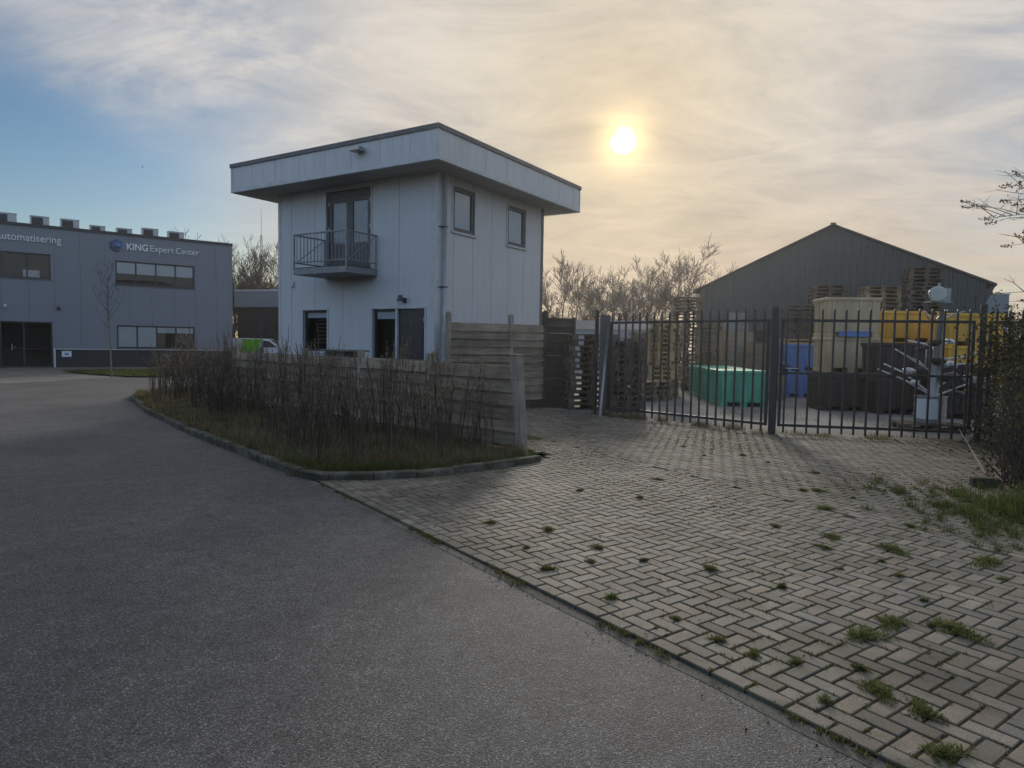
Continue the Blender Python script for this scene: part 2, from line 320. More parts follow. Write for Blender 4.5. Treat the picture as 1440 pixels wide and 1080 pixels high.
def brick(cx,cy,lx,ly,ang=0.):
    """one paver: top, chamfer, sides; slightly uneven level and tilt, its own tone"""
    c=EO+E1*cx+E2*cy
    z=.019+undul(c.x,c.y)+random.gauss(0,.0013)
    tx,ty=random.gauss(0,.006),random.gauss(0,.006)
    hx,hy=lx/2-GAP/2,ly/2-GAP/2; ch=.004; vs=[]; a=ang+random.gauss(0,.006); ca,sa=math.cos(a),math.sin(a)
    for (k,dz) in ((0,-.03),(0,-ch),(ch,0)):
        for sx,sy in ((-1,-1),(1,-1),(1,1),(-1,1)):
            u,v=sx*(hx-k),sy*(hy-k); u,v=u*ca-v*sa,u*sa+v*ca
            q=c+E1*u+E2*v; vs.append((q.x,q.y,z+dz+u*tx+v*ty))
    mz=mnoise.noise(Vector((c.x*.45+3,c.y*.45,1)))+.5*mnoise.noise(Vector((c.x*1.6,c.y*1.6,4)))+.12*(c.x-1.5)
    if mz>.05 and random.random()<min(.9,.25+mz):
        for e in range(int(3+mz*11)):
            if random.random()<.5: u,v=random.uniform(-hx,hx),hy+GAP/2
            else: u,v=hx+GAP/2,random.uniform(-hy,hy)
            q=c+E1*(u*ca-v*sa)+E2*(u*sa+v*ca)
            for k_ in range(4): blade(mossm,q.x+random.gauss(0,.006),q.y+random.gauss(0,.006),z-.008,random.uniform(.009,.017)+.014*random.random()**4,random.uniform(.0025,.005),random.uniform(.003,.016),random.uniform(0,6.28))
    b=max(.55,random.gauss(.97,.15)); h=random.random()
    base=(.172,.154,.128) if h<.6 else ((.178,.150,.119) if h<.82 else (.152,.142,.124))
    m.add(vs,[(8,9,10,11)]+[(i,(i+1)%4,4+(i+1)%4,4+i) for i in range(4)]+[(4+i,4+(i+1)%4,8+(i+1)%4,8+i) for i in range(4)],0,None,tuple(x*b for x in base))
N=62
SPL0,SPL1=gp(700,602),gp(1440,790)     # beyond this line the laying pattern turns to straight courses
sd=Vector((SPL1.x-SPL0.x,SPL1.y-SPL0.y)); sn=Vector((-sd.y,sd.x)).normalized()
def far_side(c): return (c.x-SPL0.x)*sn.x+(c.y-SPL0.y)*sn.y>0
def okc(u,v,far):
    c=EO+E1*u+E2*v
    return inside((c.x,c.y),dpoly) and far_side(c)==far
for x in range(-14,int(12.6/W)):
    for y in range(0,138):
        t=(x-y)%4
        if t==0: u,v,lx,ly=(x+1)*W,(y+.5)*W+W,L,W
        elif t==3: u,v,lx,ly=(x+.5)*W,(y+1)*W+W,W,L
        elif t==2 and y==0: u,v,lx,ly=(x+.5)*W,.5*W+W,W,W
        else: continue
        if okc(u,v,False): brick(u,v,lx,ly)
sa=math.atan2(sd.dot(E2),sd.dot(E1))
for r_ in range(0,116):
    for q_ in range(-32,54):
        p=Vector((SPL0.x,SPL0.y))+sd.normalized()*(q_*L+(r_%2)*W)+sn*(r_*W+W*.55)-EO
        u,v=p.dot(E1),p.dot(E2)
        if okc(u,v,True): brick(u,v,L,W,sa)
for i in range(1,int(12.5/L)): brick(i*L,W*.5+.002,L,W)
tag(m.build('driveway',M['paver']),kind='structure')
for k_ in range(900):
    t=random.uniform(.2,12.4); g_=mnoise.noise(Vector((t*1.7,7.,0)))
    if g_<.02: continue
    q=EO+E1*t-E2*(.012+abs(random.gauss(0,.02)))
    for e in range(5): blade(mossm,q.x+random.gauss(0,.012),q.y+random.gauss(0,.012),.003,random.uniform(.006,.028)*(1+g_),random.uniform(.002,.004),random.uniform(.003,.02),random.uniform(0,6.28))
tag(mossm.build('joint_moss',M['moss']),kind='stuff')
m=MB()                                   # worn concrete strip between asphalt and border bricks
n_=int(12.6/.25)
for i in range(n_):
    a,b=i*.25,(i+1)*.25; wa=.085+.007*math.sin(i*1.9); wb=.085+.007*math.sin((i+1)*1.9)
    P=[EO+E1*a-E2*.008,EO+E1*b-E2*.008,EO+E1*b-E2*wb,EO+E1*a-E2*wa]
    m.add([(p.x,p.y,.002) for p in P],[(0,3,2,1)])
tag(m.build('gutter_strip',M['gutter']),kind='structure')
# yard behind the gate, garden ground by the house, office forecourt and verge
sheet('yard',[(.4,17.1),(2.2,15.8),(4.85,12.8),(8.6,11.95),(14,11),(40,20),(44,60),(4,62),(2.5,30)],.006,M['conc'])
sheet('garden_ground',[(-6.6,16.9),(-.3,10.2),(-.5,11.4),(-1.15,14.6),(-1.15,15.7),(.75,17.05),(2.4,30),(3.5,50),(-4,40),(-6.8,24),(-7.4,19.6)],.008,M['soil'])
m,nt,bs=newmat('forecourt_brick'); tc=nt.nodes.new('ShaderNodeTexCoord').outputs['Object']
bk=nt.nodes.new('ShaderNodeTexBrick'); bk.inputs['Scale'].default_value=1.; bk.inputs['Color1'].default_value=(.17,.155,.13,1); bk.inputs['Color2'].default_value=(.115,.11,.1,1); bk.inputs['Mortar'].default_value=(.045,.042,.036,1)
bk.inputs['Brick Width'].default_value=.42; bk.inputs['Row Height'].default_value=.21; bk.inputs['Mortar Size'].default_value=.014
nt.links.new(tc,bk.inputs['Vector']); nt.links.new(mixc(nt,1.,bk.outputs[0],ramp(nt,noise(nt,tc,.8,5),[(.3,.7),(.7,1.3)]),'MULTIPLY'),bs.inputs['Base Color']); bs.inputs['Roughness'].default_value=.85
sheet('forecourt',[(-40,20),(-16.9,22.0),(-15.6,27.3),(-14.3,27.8),(-12.6,31),(-14.0,39.9),(-15.6,40.9),(-34,28.5)],.005,m)

# raised planting bed with kerb
kp=[gp(182,562),gp(205,580),gp(240,598),gp(300,625),gp(350,645),gp(400,664),gp(432,675.5),gp(455,677.5),gp(490,677.5),gp(530,677),gp(570,675.5),gp(620,671.5),gp(660,667),gp(700,661),gp(735,655.5),gp(762,650.5)]
kerb_line=[Vector((p.x,p.y)) for p in kp]
kerb_line=[Vector((-8.6,21.6)),Vector((-9.6,20.9)),Vector((-10.25,19.7)),Vector((-10.4,18.8))]+kerb_line
def resample(L_,step):
    out=[L_[0]]; acc=0
    for a,b in zip(L_,L_[1:]):
        d=(b-a).length; t=step-acc
        while t<=d: out.append(a+(b-a)*(t/d)); t+=step
        acc=(acc+d)%step
    out.append(L_[-1]); return out
ks=resample(kerb_line,.5)
m=MB()
for i,(a,b) in enumerate(zip(ks,ks[1:])):
    d=(b-a); ln=d.length
    if ln<.05: continue
    d.normalize(); n=Vector((-d.y,d.x)); g=.006
    A,B=a+d*g,b-d*g; z=.095+random.gauss(0,.006)
    if n.dot(Vector((-3,14))-a)<0: n=-n
    P=[A,B,B+n*.11,A+n*.11]; Pi=[A+n*.012,B+n*.012,B+n*.11,A+n*.11]
    P=[q_+n*(.012*math.sin(i*.7)) for q_ in P]; m.add([(p.x,p.y,-.05) for p in P]+[(p.x,p.y,z-.015) for p in P]+[(p.x,p.y,z) for p in Pi],[(0,1,5,4),(1,2,6,5),(2,3,7,6),(3,0,4,7),(4,5,9,8),(5,6,10,9),(6,7,11,10),(7,4,8,11),(8,9,10,11)])
tag(m.build('bed_kerb',M['kerb']),kind='structure')
FA=Vector((.17,9.68)); FD=Vector((-.7,.714))                       # low timber fence: end post and direction
bedpoly=[tuple(p) for p in kerb_line]+[(.2,9.75),tuple(FA+FD*10.1),(-7.9,20.5)]
m=MB(); c0=Vector((-4.2,13.2)); npts=len(bedpoly)
for fr_ in range(6):
    for (x,y) in bedpoly:
        t=1-fr_/6.; p=c0+(Vector((x,y))-c0)*t*.992
        m.v.append((p.x,p.y,.075+.07*math.sin(min(1,fr_/3.)*1.57)+random.uniform(-.012,.012)*(fr_>0)))
m.v.append((c0.x,c0.y,.15))
for r_ in range(5):
    for i in range(npts): m.f.append((r_*npts+i,r_*npts+(i+1)%npts,(r_+1)*npts+(i+1)%npts,(r_+1)*npts+i)); m.m.append(0); m.t.append(None)
for i in range(npts): m.f.append((5*npts+i,5*npts+(i+1)%npts,6*npts)); m.m.append(0); m.t.append(None)
tag(m.build('planting_bed',M['soil'],smooth=True),kind='structure')

def blade(mb,x,y,z,h,w,lean,az,mi=0,bend=.5):
    dx,dy=math.cos(az),math.sin(az); px,py=-dy*w,dx*w
    q=[(x-px,y-py,z),(x+px,y+py,z),(x+dx*lean*.4+px*.7,y+dy*lean*.4+py*.7,z+h*.6),(x+dx*lean*.4-px*.7,y+dy*lean*.4-py*.7,z+h*.6),(x+dx*lean,y+dy*lean,z+h)]
    mb.add(q,[(0,1,2,3),(3,2,4)],mi)
def scatter(poly,n):
    xs=[p[0] for p in poly]; ys=[p[1] for p in poly]
    while n>0:
        p=(random.uniform(min(xs),max(xs)),random.uniform(min(ys),max(ys)))
        if inside(p,poly): n-=1; yield p
bed_in=[tuple(c0+(Vector(p)-c0)*.965) for p in bedpoly]
from mathutils import noise as mnoise
m=MB()
for x,y in scatter(bed_in,52000):
    c=mnoise.noise(Vector((x*1.3,y*1.3,0)))
    if c<-.12 and random.random()<.8: continue
    near=y<11
    blade(m,x,y,.09,random.uniform(.03,.13)*(1.05+c*1.3),.0028 if near else .005,random.uniform(.01,.13),random.uniform(0,6.28))
for x,y in scatter(bed_in,190):
    g_=random.uniform(.6,1.25)
    for k_ in range(70):
        a_=random.uniform(0,6.28); r_=abs(random.gauss(0,.035)); blade(m,x+r_*math.cos(a_),y+r_*math.sin(a_),.09,random.uniform(.07,.24)*g_,.0028,random.uniform(.03,.2)*g_,a_+random.gauss(0,.5))
tag(m.build('bed_grass',M['grass']),kind='stuff')
m=MB()
for k in range(len(ks)-1):               # lusher fringe along the inner kerb and sprigs at its foot
    a,b=ks[k],ks[k+1]
    for q in range(120 if a.y<10.5 else 26):
        p=a+(b-a)*random.random(); d=(b-a).normalized(); n=Vector((-d.y,d.x)); n=n if n.dot(c0-p)>0 else -n
        c=mnoise.noise(Vector((p.x*2.,p.y*2.,5)))
        o=random.uniform(.12,.4) if random.random()<.8 else random.uniform(-.09,-.01)
        if o<0 and c<.05: continue
        p=p+n*o; blade(m,p.x,p.y,.08 if o>0 else .0,random.uniform(.03,.11)*(1+c),.003,random.uniform(.01,.06),random.uniform(0,6.28))
for q in range(5200):
    x=random.gauss(-1.9,.55); y=random.gauss(8.12,.14)
    if inside((x,y),bed_in): blade(m,x,y,.08,random.uniform(.03,.1),.003,random.uniform(.01,.06),random.uniform(0,6.28))
tag(m.build('kerb_grass',M['lush']),kind='stuff')
# verge by the office
vp=[(-20.2,30.6),(-17.5,28.6),(-15.4,27.5),(-14.2,27.9),(-13.2,30.4),(-13.4,33.5),(-15.2,35),(-17.6,33.2)]
sheet('verge',vp,.05,M['soil'])
m=MB()
for x,y in scatter(vp,9000): blade(m,x,y,.05,random.uniform(.05,.12),.012,random.uniform(.01,.06),random.uniform(0,6.28))
tag(m.build('verge_grass',M['lush']),kind='stuff')

# ------------------------------------------------------------------ small house with overhanging roof
HZ=R(-32.3)
house=empty('house',(-1.84,16,0),HZ,'pale grey clad two-storey house with a wide overhanging flat roof and a small balcony','house')
HW,HD,HH,OV,FH=5.47,5.0,5.55,.87,.645
RW=Matrix(((0,-1,0,0),(1,0,0,0),(0,0,1,0),(0,0,0,1)))               # right-hand wall: local x -> +y, outside -> +x
doorh=(-3.60,-2.02,3.38,5.43); winl=(-4.49,-3.57,1.33,2.41); doorg=(-1.96,-.28,.06,2.41)
r1=(.66,1.55,4.29,5.36); r2=(3.07,4.0,4.28,5.34)
m=MB(); wall_grid(m,-HW,-.09,0,HH,[doorh,winl,doorg],[-4.95,-4.03,-3.0,-1.1],depth=.42)
wall_grid_r=MB(); wall_grid(wall_grid_r,.09,HD,0,HH,[r1,r2],[.7,1.5,2.34,3.15,3.95],depth=.42)
m.add(wall_grid_r.v,wall_grid_r.f,0,RW)
m.add([(-HW,0,0),(-HW,HD,0),(-HW,HD,HH),(-HW,0,HH)],[(0,1,2,3)]); m.add([(-HW,HD,0),(0,HD,0),(0,HD,HH),(-HW,HD,HH)],[(0,1,2,3)])
m.build('wall',M['house'],house)
m=MB(); m.box(-.10,.012,-.012,.10,0,HH-.002); m.build('corner_trim',M['trimlt'],house)
m=MB(); m.box(-HW-.012,-HW+.09,-.011,.08,0,HH-.002); m.build('corner_trim',M['trimlt'],house)
m=MB(); m.box(-.07,.014,HD-.11,HD+.02,0,HH-.002); m.build('corner_trim',M['trimdk'],house)
rf=MB(); X0,X1,Y0,Y1=-HW-OV,.76,-OV,HD+OV
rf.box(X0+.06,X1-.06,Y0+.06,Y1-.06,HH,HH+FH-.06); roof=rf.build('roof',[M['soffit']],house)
jo=[X0+.9*i for i in range(1,8)]
f=MB(); wall_grid(f,X0+.07,X1-.07,HH+.085,HH+FH,[],jo,jd=.01,jw=.01); fm=MB(); fm.add(f.v,f.f,0,Matrix.Translation((0,Y0+.012,0)))
g=MB(); wall_grid(g,Y0+.07,Y1-.07,HH+.085,HH+FH,[],[Y0+.9*i for i in range(1,8)],jd=.01,jw=.01); fm.add(g.v,g.f,0,Matrix.Translation((X1-.012,0,0))@RW)
fm.add([(X0+.012,Y0,HH+.08),(X0+.012,Y1,HH+.08),(X0+.012,Y1,HH+FH),(X0+.012,Y0,HH+FH)],[(0,1,2,3)]); fm.add([(X0,Y1-.012,HH+.08),(X1,Y1-.012,HH+.08),(X1,Y1-.012,HH+FH),(X0,Y1-.012,HH+FH)],[(0,1,2,3)])
fm.build('fascia',M['fascia'],house)
ed=MB()
for a,b,c,d in ((X0,X1,Y0,Y0+.07),(X0,X1,Y1-.07,Y1),(X0,X0+.07,Y0+.07,Y1-.07),(X1-.07,X1,Y0+.07,Y1-.07)): ed.box(a,b,c,d,HH-.015,HH+.085)
for a,c in ((X0,Y0),(X1-.08,Y0),(X1-.08,Y1-.08),(X0,Y1-.08)): ed.box(a+.001,a+.079,c+.001,c+.079,HH+.085,HH+FH-.005)
ed.build('fascia_trim',M['trimlt'],house,bevel=.004)
ed=MB()
for a,b,c,d in ((X0-.02,X1+.02,Y0-.02,Y0+.13),(X0-.02,X1+.02,Y1-.13,Y1+.02),(X0-.02,X0+.13,Y0+.13,Y1-.13),(X1-.13,X1+.02,Y0+.13,Y1-.13)): ed.box(a,b,c,d,HH+FH-.005,HH+FH+.10)
ed.build('roof_edge',M['trimdk'],house,bevel=.004)
# balcony door: two glazed leaves with solid lower panels
x0,x1,z0,z1=doorh; xm=(x0+x1)/2
dr=MB(); dr.box(x0,x1,.03,.12,z1-.17,z1); dr.box(x0,x0+.05,.03,.12,z0,z1-.17); dr.box(x1-.05,x1,.03,.12,z0,z1-.17); frame=dr.build('balcony_door',M['framegr'],house)
for a,b,hg in ((x0+.055,xm-.004,-1),(xm+.004,x1-.055,1)):
    l=MB(); l.box(a,a+.11,.045,.105,z0+.02,z1-.175); l.box(b-.11,b,.045,.105,z0+.02,z1-.175); l.box(a+.11,b-.11,.047,.103,z1-.29,z1-.175); l.box(a+.11,b-.11,.047,.103,z0+.02,z0+.72)
    lf=l.build('door_leaf',M['framegr'],frame)
    p=MB(); p.add([(a+.11,.07,z0+.72),(b-.11,.07,z0+.72),(b-.11,.07,z1-.29),(a+.11,.07,z1-.29)],[(0,1,2,3)]); p.add([(a+.11,.082,z0+.72),(b-.11,.082,z0+.72),(b-.11,.082,z1-.29),(a+.11,.082,z1-.29)],[(0,1,2,3)],1); p.build('pane',[M['glass'],M['pipe']],frame)
    hm=MB(); hx=a if hg<0 else b-.03
    for hz in (z0+.2,z0+1.05,z1-.35): hm.box(hx,hx+.03,.02,.045,hz,hz+.10); hm.box(hx-.01,hx+.05,.018,.044,hz+.035,hz+.06)
    hm.build('hinge',M['galv'],frame)
t=MB(); t.box(x0-.04,x0,-.02,.03,z0,z1+.04); t.box(x1,x1+.04,-.02,.03,z0,z1+.04); t.box(x0,x1,-.019,.03,z1,z1+.04); t.build('trim',M['trimlt'],frame)
t=MB(); t.box(x0,x1,.3,.31,z0,z1); t.build('room',M['dark'],frame)
# balcony
bal=MB(); bx0,bx1,by=-3.64,-1.80,-1.05
bal.box(bx0,bx1,by,-.003,3.22,3.37); balc=bal.build('balcony',M['rail'],house,bevel=.006)
t=MB(); t.box(bx0+.04,bx1-.04,by+.04,-.01,3.372,3.395); t.build('deck',M['wooddk'],balc)
rl=MB()
def bar(a,b,r,n=6): rl.tube([a,b],r,n)
for z,r in ((4.2,.021),(3.52,.017)):
    rl.tube([(bx0+.02,-.01,z),(bx0+.02,by+.02,z),(bx1-.02,by+.02,z),(bx1-.02,-.01,z)],r,8)
for p in ((bx0+.02,by+.02),(bx1-.02,by+.02),(bx0+.02,-.05),(bx1-.02,-.05)): bar((p[0],p[1],3.37),(p[0],p[1],4.2),.024,8)
k=0; n_b=15
for i in range(1,n_b): x=bx0+(bx1-bx0)*i/n_b; bar((x,by+.02,3.52),(x,by+.02,4.2),.0085,5)
for i in range(1,9):
    y=by+(-.05-by)*i/9
    for x in (bx0+.02,bx1-.02): bar((x,y,3.52),(x,y,4.2),.0085,5)
for x in (bx0+.02,bx1-.02): bar((x,by+.04,3.5),(x,-.07,4.17),.011,6)
rl.build('railing',M['rail'],balc)
window(house,*winl[:2],*winl[2:],[],[.12],fm='framedk',trim='trimlt')
# wooden slats behind the lower window pane, imitating a slatted thing reflected in it
t=MB()
for i in range(7): t.box(-4.12,-3.68,.2,.215,1.55+i*.1,1.565+i*.1)
t.build('reflected_slats',M['ply'],house)
# ground-floor entrance: side light and solid door
x0,x1,z0,z1=doorg
e=window(house,x0,-1.21,z0,z1,[],[.07],fm='framedk',trim=None,sill=False,name='side_window')
t=MB(); t.box(-1.21,-1.15,.0,.12,z0,z1); t.box(x0-.045,x0,-.02,.03,z0,z1); t.box(x1,x1+.045,-.02,.03,z0,z1); t.box(x0-.045,x1+.045,-.022,.03,z1,z1+.045); t.build('door_trim',M['trimlt'],house)
d=MB(); d.box(-1.15,x1,.06,.11,z0,z1); d.box(-1.02,-.41,.052,.06,.3,1.0); d.box(-1.02,-.41,.052,.06,1.2,2.2); dd=d.build('door',M['framedk'],house,bevel=.004)
h=MB(); h.tube([(-1.06,.06,1.1),(-1.06,.0,1.1),(-.94,.0,1.1)],.012,8); h.build('handle',M['galv'],dd)
h=MB(); h.box(-.36,-.3,.03,.06,2.1,2.2); h.build('hinge',M['galv'],dd)
for rr in (r1,r2): window(house,rr[0],rr[1],rr[2],rr[3],[],[1.],Mx=RW,fw=.10,y=.015,fm='framegr',trim='trimlt')
# downpipe, lamps
dpz=MB(); dpz.tube([(.075,.27,.02),(.075,.27,HH-.002)],.045,14); pp=dpz.build('downpipe',M['pipe'],house,smooth=True)
b_=MB()
for z in (4.3,2.9,1.05): b_.box(.013,.13,.215,.325,z,z+.035); b_.box(.013,.03,.12,.40,z+.005,z+.03)
b_.build('pipe_bracket',M['trimdk'],pp)
lm=MB(); lm.box(-.93,-.85,-.07,-.002,2.55,2.66); lm.tube([(-.89,-.06,2.64),(-.89,-.17,2.66)],.02,8); lm.frustum(-.96,-.82,-.24,-.13,2.57,-.92,-.86,-.22,-.14,2.72); wl=lm.build('wall_lamp',M['framedk'],house)
lm=MB(); lm.frustum(-1.66,-1.34,Y0-.26,Y0-.04,5.96,-1.62,-1.38,Y0-.2,Y0-.03,6.06); lm.box(-1.56,-1.44,Y0-.05,Y0+.011,5.94,6.08); lm.build('floodlight',M['galv'],house,bevel=.008)
lm=MB(); lm.box(-4.96,-4.84,-.05,-.002,3.05,3.2); lm.build('junction_box',M['trimlt'],house,bevel=.005)

# dark garden box behind the low fence
gb=empty('garden_cabinet',(-3.62,14.72,0),R(-40),'dark flat-topped cabinet standing behind the low timber fence by the house door','cabinet')
m=MB(); m.box(-.36,.36,-.25,.25,.12,1.38); m.box(-.34,-.01,-.258,-.25,.18,1.3); m.box(.01,.34,-.258,-.25,.18,1.3); m.build('body',M['framedk'],gb,bevel=.006)
m=MB(); m.box(-.46,.46,-.32,.32,1.38,1.42); m.build('top',M['trimdk'],gb,bevel=.008)
for sx in (-.32,.26):
    for sy in (-.22,.16):
        m=MB(); m.box(sx,sx+.06,sy,sy+.06,.0,.12); m.build('leg',M['trimdk'],gb)

# ------------------------------------------------------------------ timber fences
def lap_boards(mb,x0,x1,z0,n,bh,thick=.022,tilt=.04,sag=0.):
    for i in range(n):
        z=z0+i*bh; j=random.uniform(-.006,.006)
        T=Matrix.Translation((0,0,z))
        segs=8; vs=[]; fs=[]
        for s_ in range(segs+1):
            x=x0+(x1-x0)*s_/segs; w=.006*math.sin(s_*1.7+i*2.1)+random.uniform(-.002,.002)
            vs += [(x,-tilt-thick+w,j+0),(x,-thick*.6+w*.5,j+bh-.004),(x,.02+w*.5,j+bh-.004),(x,-tilt+w,j+0)]
        for s_ in range(segs):
            a=s_*4
            for k in range(4): fs.append((a+k,a+4+k,a+4+(k+1)%4,a+(k+1)%4))
        fs += [(0,1,2,3),(segs*4+3,segs*4+2,segs*4+1,segs*4)]
        b_=random.uniform(.72,1.15); mb.add(vs,fs,0,T,(b_,b_*random.uniform(.96,1.),b_*random.uniform(.92,1.)))
fz=math.atan2(-FD.y,-FD.x)                       # local +x runs towards the end post
fence=empty('timber_fence',(FA.x,FA.y,0),fz,'low weathered timber fence with a leaning end post behind the planting bed','fence')
for k in range(5):
    a=-(k+1)*2.14+.06; b=-k*2.14-.06
    if k==4: a=-10.05
    m=MB(); lap_boards(m,a,b,.16 if k else .14,6,.192); m.build('board_panel',M['wood'],fence)
    for zz in (.4,1.1):
        m=MB(); m.box(a,b,.03,.06,zz,zz+.07); m.build('rail',M['woodz'],fence)
for k in range(6):
    x=-k*2.14 if k<5 else -10.1
    m=MB()
    if k==0:
        m.frustum(-.06,.055,-.065,.06,0,-.25,-.08,-.065,.06,1.44); m.box(-.26,-.07,-.075,.07,1.44,1.458)
    else: m.box(x-.05,x+.05,-.05,.06,0,1.43)
    m.build('post',M['woodz'],fence,bevel=.006)
A=Vector((-1.5,15.9)); B=Vector((.80,17.25)); bz=math.atan2(B.y-A.y,B.x-A.x); bl=(B-A).length
f2=empty('timber_fence',(A.x,A.y,0),bz,'taller grey timber fence joining the house corner to the dark yard wall','fence')
xm=.63*bl
for a,b in ((.05,xm-.05),(xm+.05,bl-.05)):
    m=MB(); lap_boards(m,a,b,.24,10,.185); m.build('board_panel',M['wood'],f2)
m=MB(); m.box(.0,bl,-.03,.05,0,.23); m.build('base_board',M['wooddk'],f2,bevel=.005)
for x in (0,xm,bl):
    m=MB(); m.box(x-.05,x+.05,-.06,.06,0,2.30 if x<bl else 2.42); m.frustum(x-.05,x+.05,-.06,.06,2.30 if x<bl else 2.42,x-.02,x+.02,-.02,.02,2.34 if x<bl else 2.46); m.build('post',M['woodz'] if x<bl else M['wooddk'],f2,bevel=.005)
A2=Vector((.86,17.3)); f3=empty('timber_fence',(A2.x,A2.y,0),R(12),'near-black timber screen between grey fence and pallet stack','fence')
m=MB(); lap_boards(m,0,.66,.0,12,.19); m.build('board_panel',M['wooddk'],f3)
m=MB(); m.box(.66,.74,-.05,.05,0,2.3); m.build('post',M['wooddk'],f3,bevel=.005)

# ------------------------------------------------------------------ steel gate
def gate_leaf(name,P,Q,n,label,latch=False,zt=2.12,zp=2.34):
    d=Q-P; g=empty(name,(P.x,P.y,0),math.atan2(d.y,d.x),label,'gate' if 'gate' in name else 'fence','steel picket gate and fence' ); ln=d.length
    m=MB(); m.box(0,ln,-.02,.02,zt-.025,zt+.025); m.build('top_rail',M['gate'],g,bevel=.003)
    m=MB(); m.box(0,ln,-.02,.02,.165,.215); m.build('bottom_rail',M['gate'],g,bevel=.003)
    for i in range(n):
        x=ln*(i+.5)/n; m=MB(); z0=random.uniform(.05,.065)
        m.box(x-.016,x+.016,-.05,-.022,z0,zp-.03); m.frustum(x-.016,x+.016,-.05,-.022,zp-.03,x-.006,x+.006,-.042,-.03,zp); m.build('picket',M['gate'],g)
    for x in (.0,ln-.05):
        m=MB(); m.box(x,x+.05,-.0205,.0205,.215,zt-.025); m.build('stile',M['gate'],g,bevel=.003)
    if latch:
        m=MB(); m.box(.02,.14,-.075,.03,1.12,1.32); lb=m.build('latch_box',M['gate'],g,bevel=.005)
        m=MB(); m.tube([(.09,-.075,1.24),(.09,-.13,1.24),(.32,-.13,1.245)],.012,8); m.build('handle',M['galv'],g)
        m=MB(); m.box(.0,ln,-.0205,.0205,1.14,1.18); m.build('middle_rail',M['gate'],g,bevel=.003)
    return g
GL=Vector((2.20,15.5)); GM=Vector((4.84,12.62)); GR=Vector((8.05,11.93))
gate_leaf('steel_gate',GL,GM+Vector((-.07,.08)),20,'left leaf of the black picket gate in front of the green bins')
gate_leaf('steel_gate',GM+Vector((.09,-.02)),GR,16,'right leaf of the black picket gate with latch handle before the lamp-arm post',True)
gate_leaf('steel_fence',GR+Vector((.22,-.03)),GR+Vector((3.0,-.5)),14,'fixed black picket fence running behind the ivy bush')
def gpost(P,w,h,label,mat='gate'):
    o=MB(); o.box(-w/2,w/2,-w/2,w/2,0,h); o.frustum(-w/2-.004,w/2+.004,-w/2-.004,w/2+.004,h,-w*.3,w*.3,-w*.3,w*.3,h+.02); ob=o.build('gate_post',M[mat],None,(P.x,P.y,0),R(-30),bevel=.005)
    return tag(ob,label,'post')
gpost(GM,.12,2.36,'dark square gate post where the two picket leaves meet')
gpost(GR+Vector((.12,-.02)),.10,2.42,'dark gate post beside the ivy bush')
gpost(GL+Vector((-.13,.05)),.14,2.3,'broad grey gate post beside the leaning pale pole','framegr')
o=MB(); o.tube([(0,0,0),(.17,.03,2.28)],.03,10); tag(o.build('pole',M['galv'],None,(1.99,15.3,0),smooth=True),'thin pale steel pole leaning against the broad grey gate post','pole')
o=MB(); o.box(-.035,.035,-.035,.035,0,2.42); o.box(-.02,.02,-.06,-.035,.3,2.3); tag(o.build('post',M['gate'],None,(1.93,15.75,0),R(8)),'slim dark post standing in front of the blackened pallet stack','post')

# ------------------------------------------------------------------ yard: pallets
def pallet_mesh(name,mat,rough=0.):
    m=MB(); L_,W_=1.2,.8
    for i in range(5): y=-.4+.0725+i*.16375; m.box(-.6,.6,y-.0625+.005*(i%2),y+.0625,.122,.144)
    for x in (-.5275,0,.5275): m.box(x-.07,x+.07,-.4,.4,.1,.122)
    for x in (-.5275,0,.5275):
        for y in (-.35,0,.35): m.box(x-.07,x+.07,y-.05,y+.05,.022,.1)
    for y in (-.35,0,.35): m.box(-.6,.6,y-.05,y+.05,0,.022)
    o=m.build(name,mat); return o
protos={}
def pallets(px,D,n,rot,mat,label,group,jit=.03,z0=0.,pos=None,tilt=None):
    P=pos or dp(px,480,D)
    for i in range(n):
        if mat not in protos: o=protos[mat]=pallet_mesh('pallet',M[mat])
        else: o=protos[mat].copy(); COL.objects.link(o)
        big=random.random()<.12
        o.location=(P.x+random.gauss(0,jit),P.y+random.gauss(0,jit),z0+i*.1445)
        o.rotation_euler=(0,0,R(rot)+random.gauss(0,.025)+(math.pi if random.random()<.5 else 0))
        tag(o,label,'pallet',group)
pallets(965,30,26,-27,'pal_a','pallet in the tall brown stack at the barn eave','pallets at the barn eave')
pallets(934,22,17,66,'pal_b','pale fresh pallet in the yellowish stack left of the green bins','fresh pallets left of the green bins')
pallets(985,25,17,-20,'pal_a','brown pallet in the stack right behind the green bins','pallets behind the green bins')
pallets(1072,27,16,-5,'pal_c','grey-black pallet in the stack behind the plywood box','pallets behind the plywood box')
pallets(1123,25,22,-10,'pal_c','dark pallet in the stack behind the blue bins','pallets behind the blue bins')
pallets(1160,26.5,28,-10,'pal_c','dark pallet in the stack behind the beige bins','pallets behind the beige bins')
pallets(1233,25,27,-8,'pal_a','brown pallet in the stack between beige and yellow bins','pallets between beige and yellow bins')
pallets(1293,26.5,33,-12,'pal_c','blackish pallet in the tallest stack against the barn','tallest stack of pallets')
for k,(x,y,n) in enumerate(((1.92,17.25,13),(2.78,16.95,12))):
    pallets(0,0,n,12+78*(k==1)-72*0,'pal_c','blackened pallet in the stack just behind the broad grey gate post' if k else 'blackened pallet in the stack beside the dark timber screen','blackened pallets behind the gate post' if k else 'blackened pallets beside the screen',pos=Vector((x,y,0)),jit=.04)
pallets(912,20.3,4,30,'pal_a','low stacked pallet standing before the yellowish pallet stack','low pallets before the yellowish stack')
pallets(884,25,13,-24,'pal_c','greyish pallet in the half-high stack behind the left gate leaf','half-high pallets behind the left gate leaf')
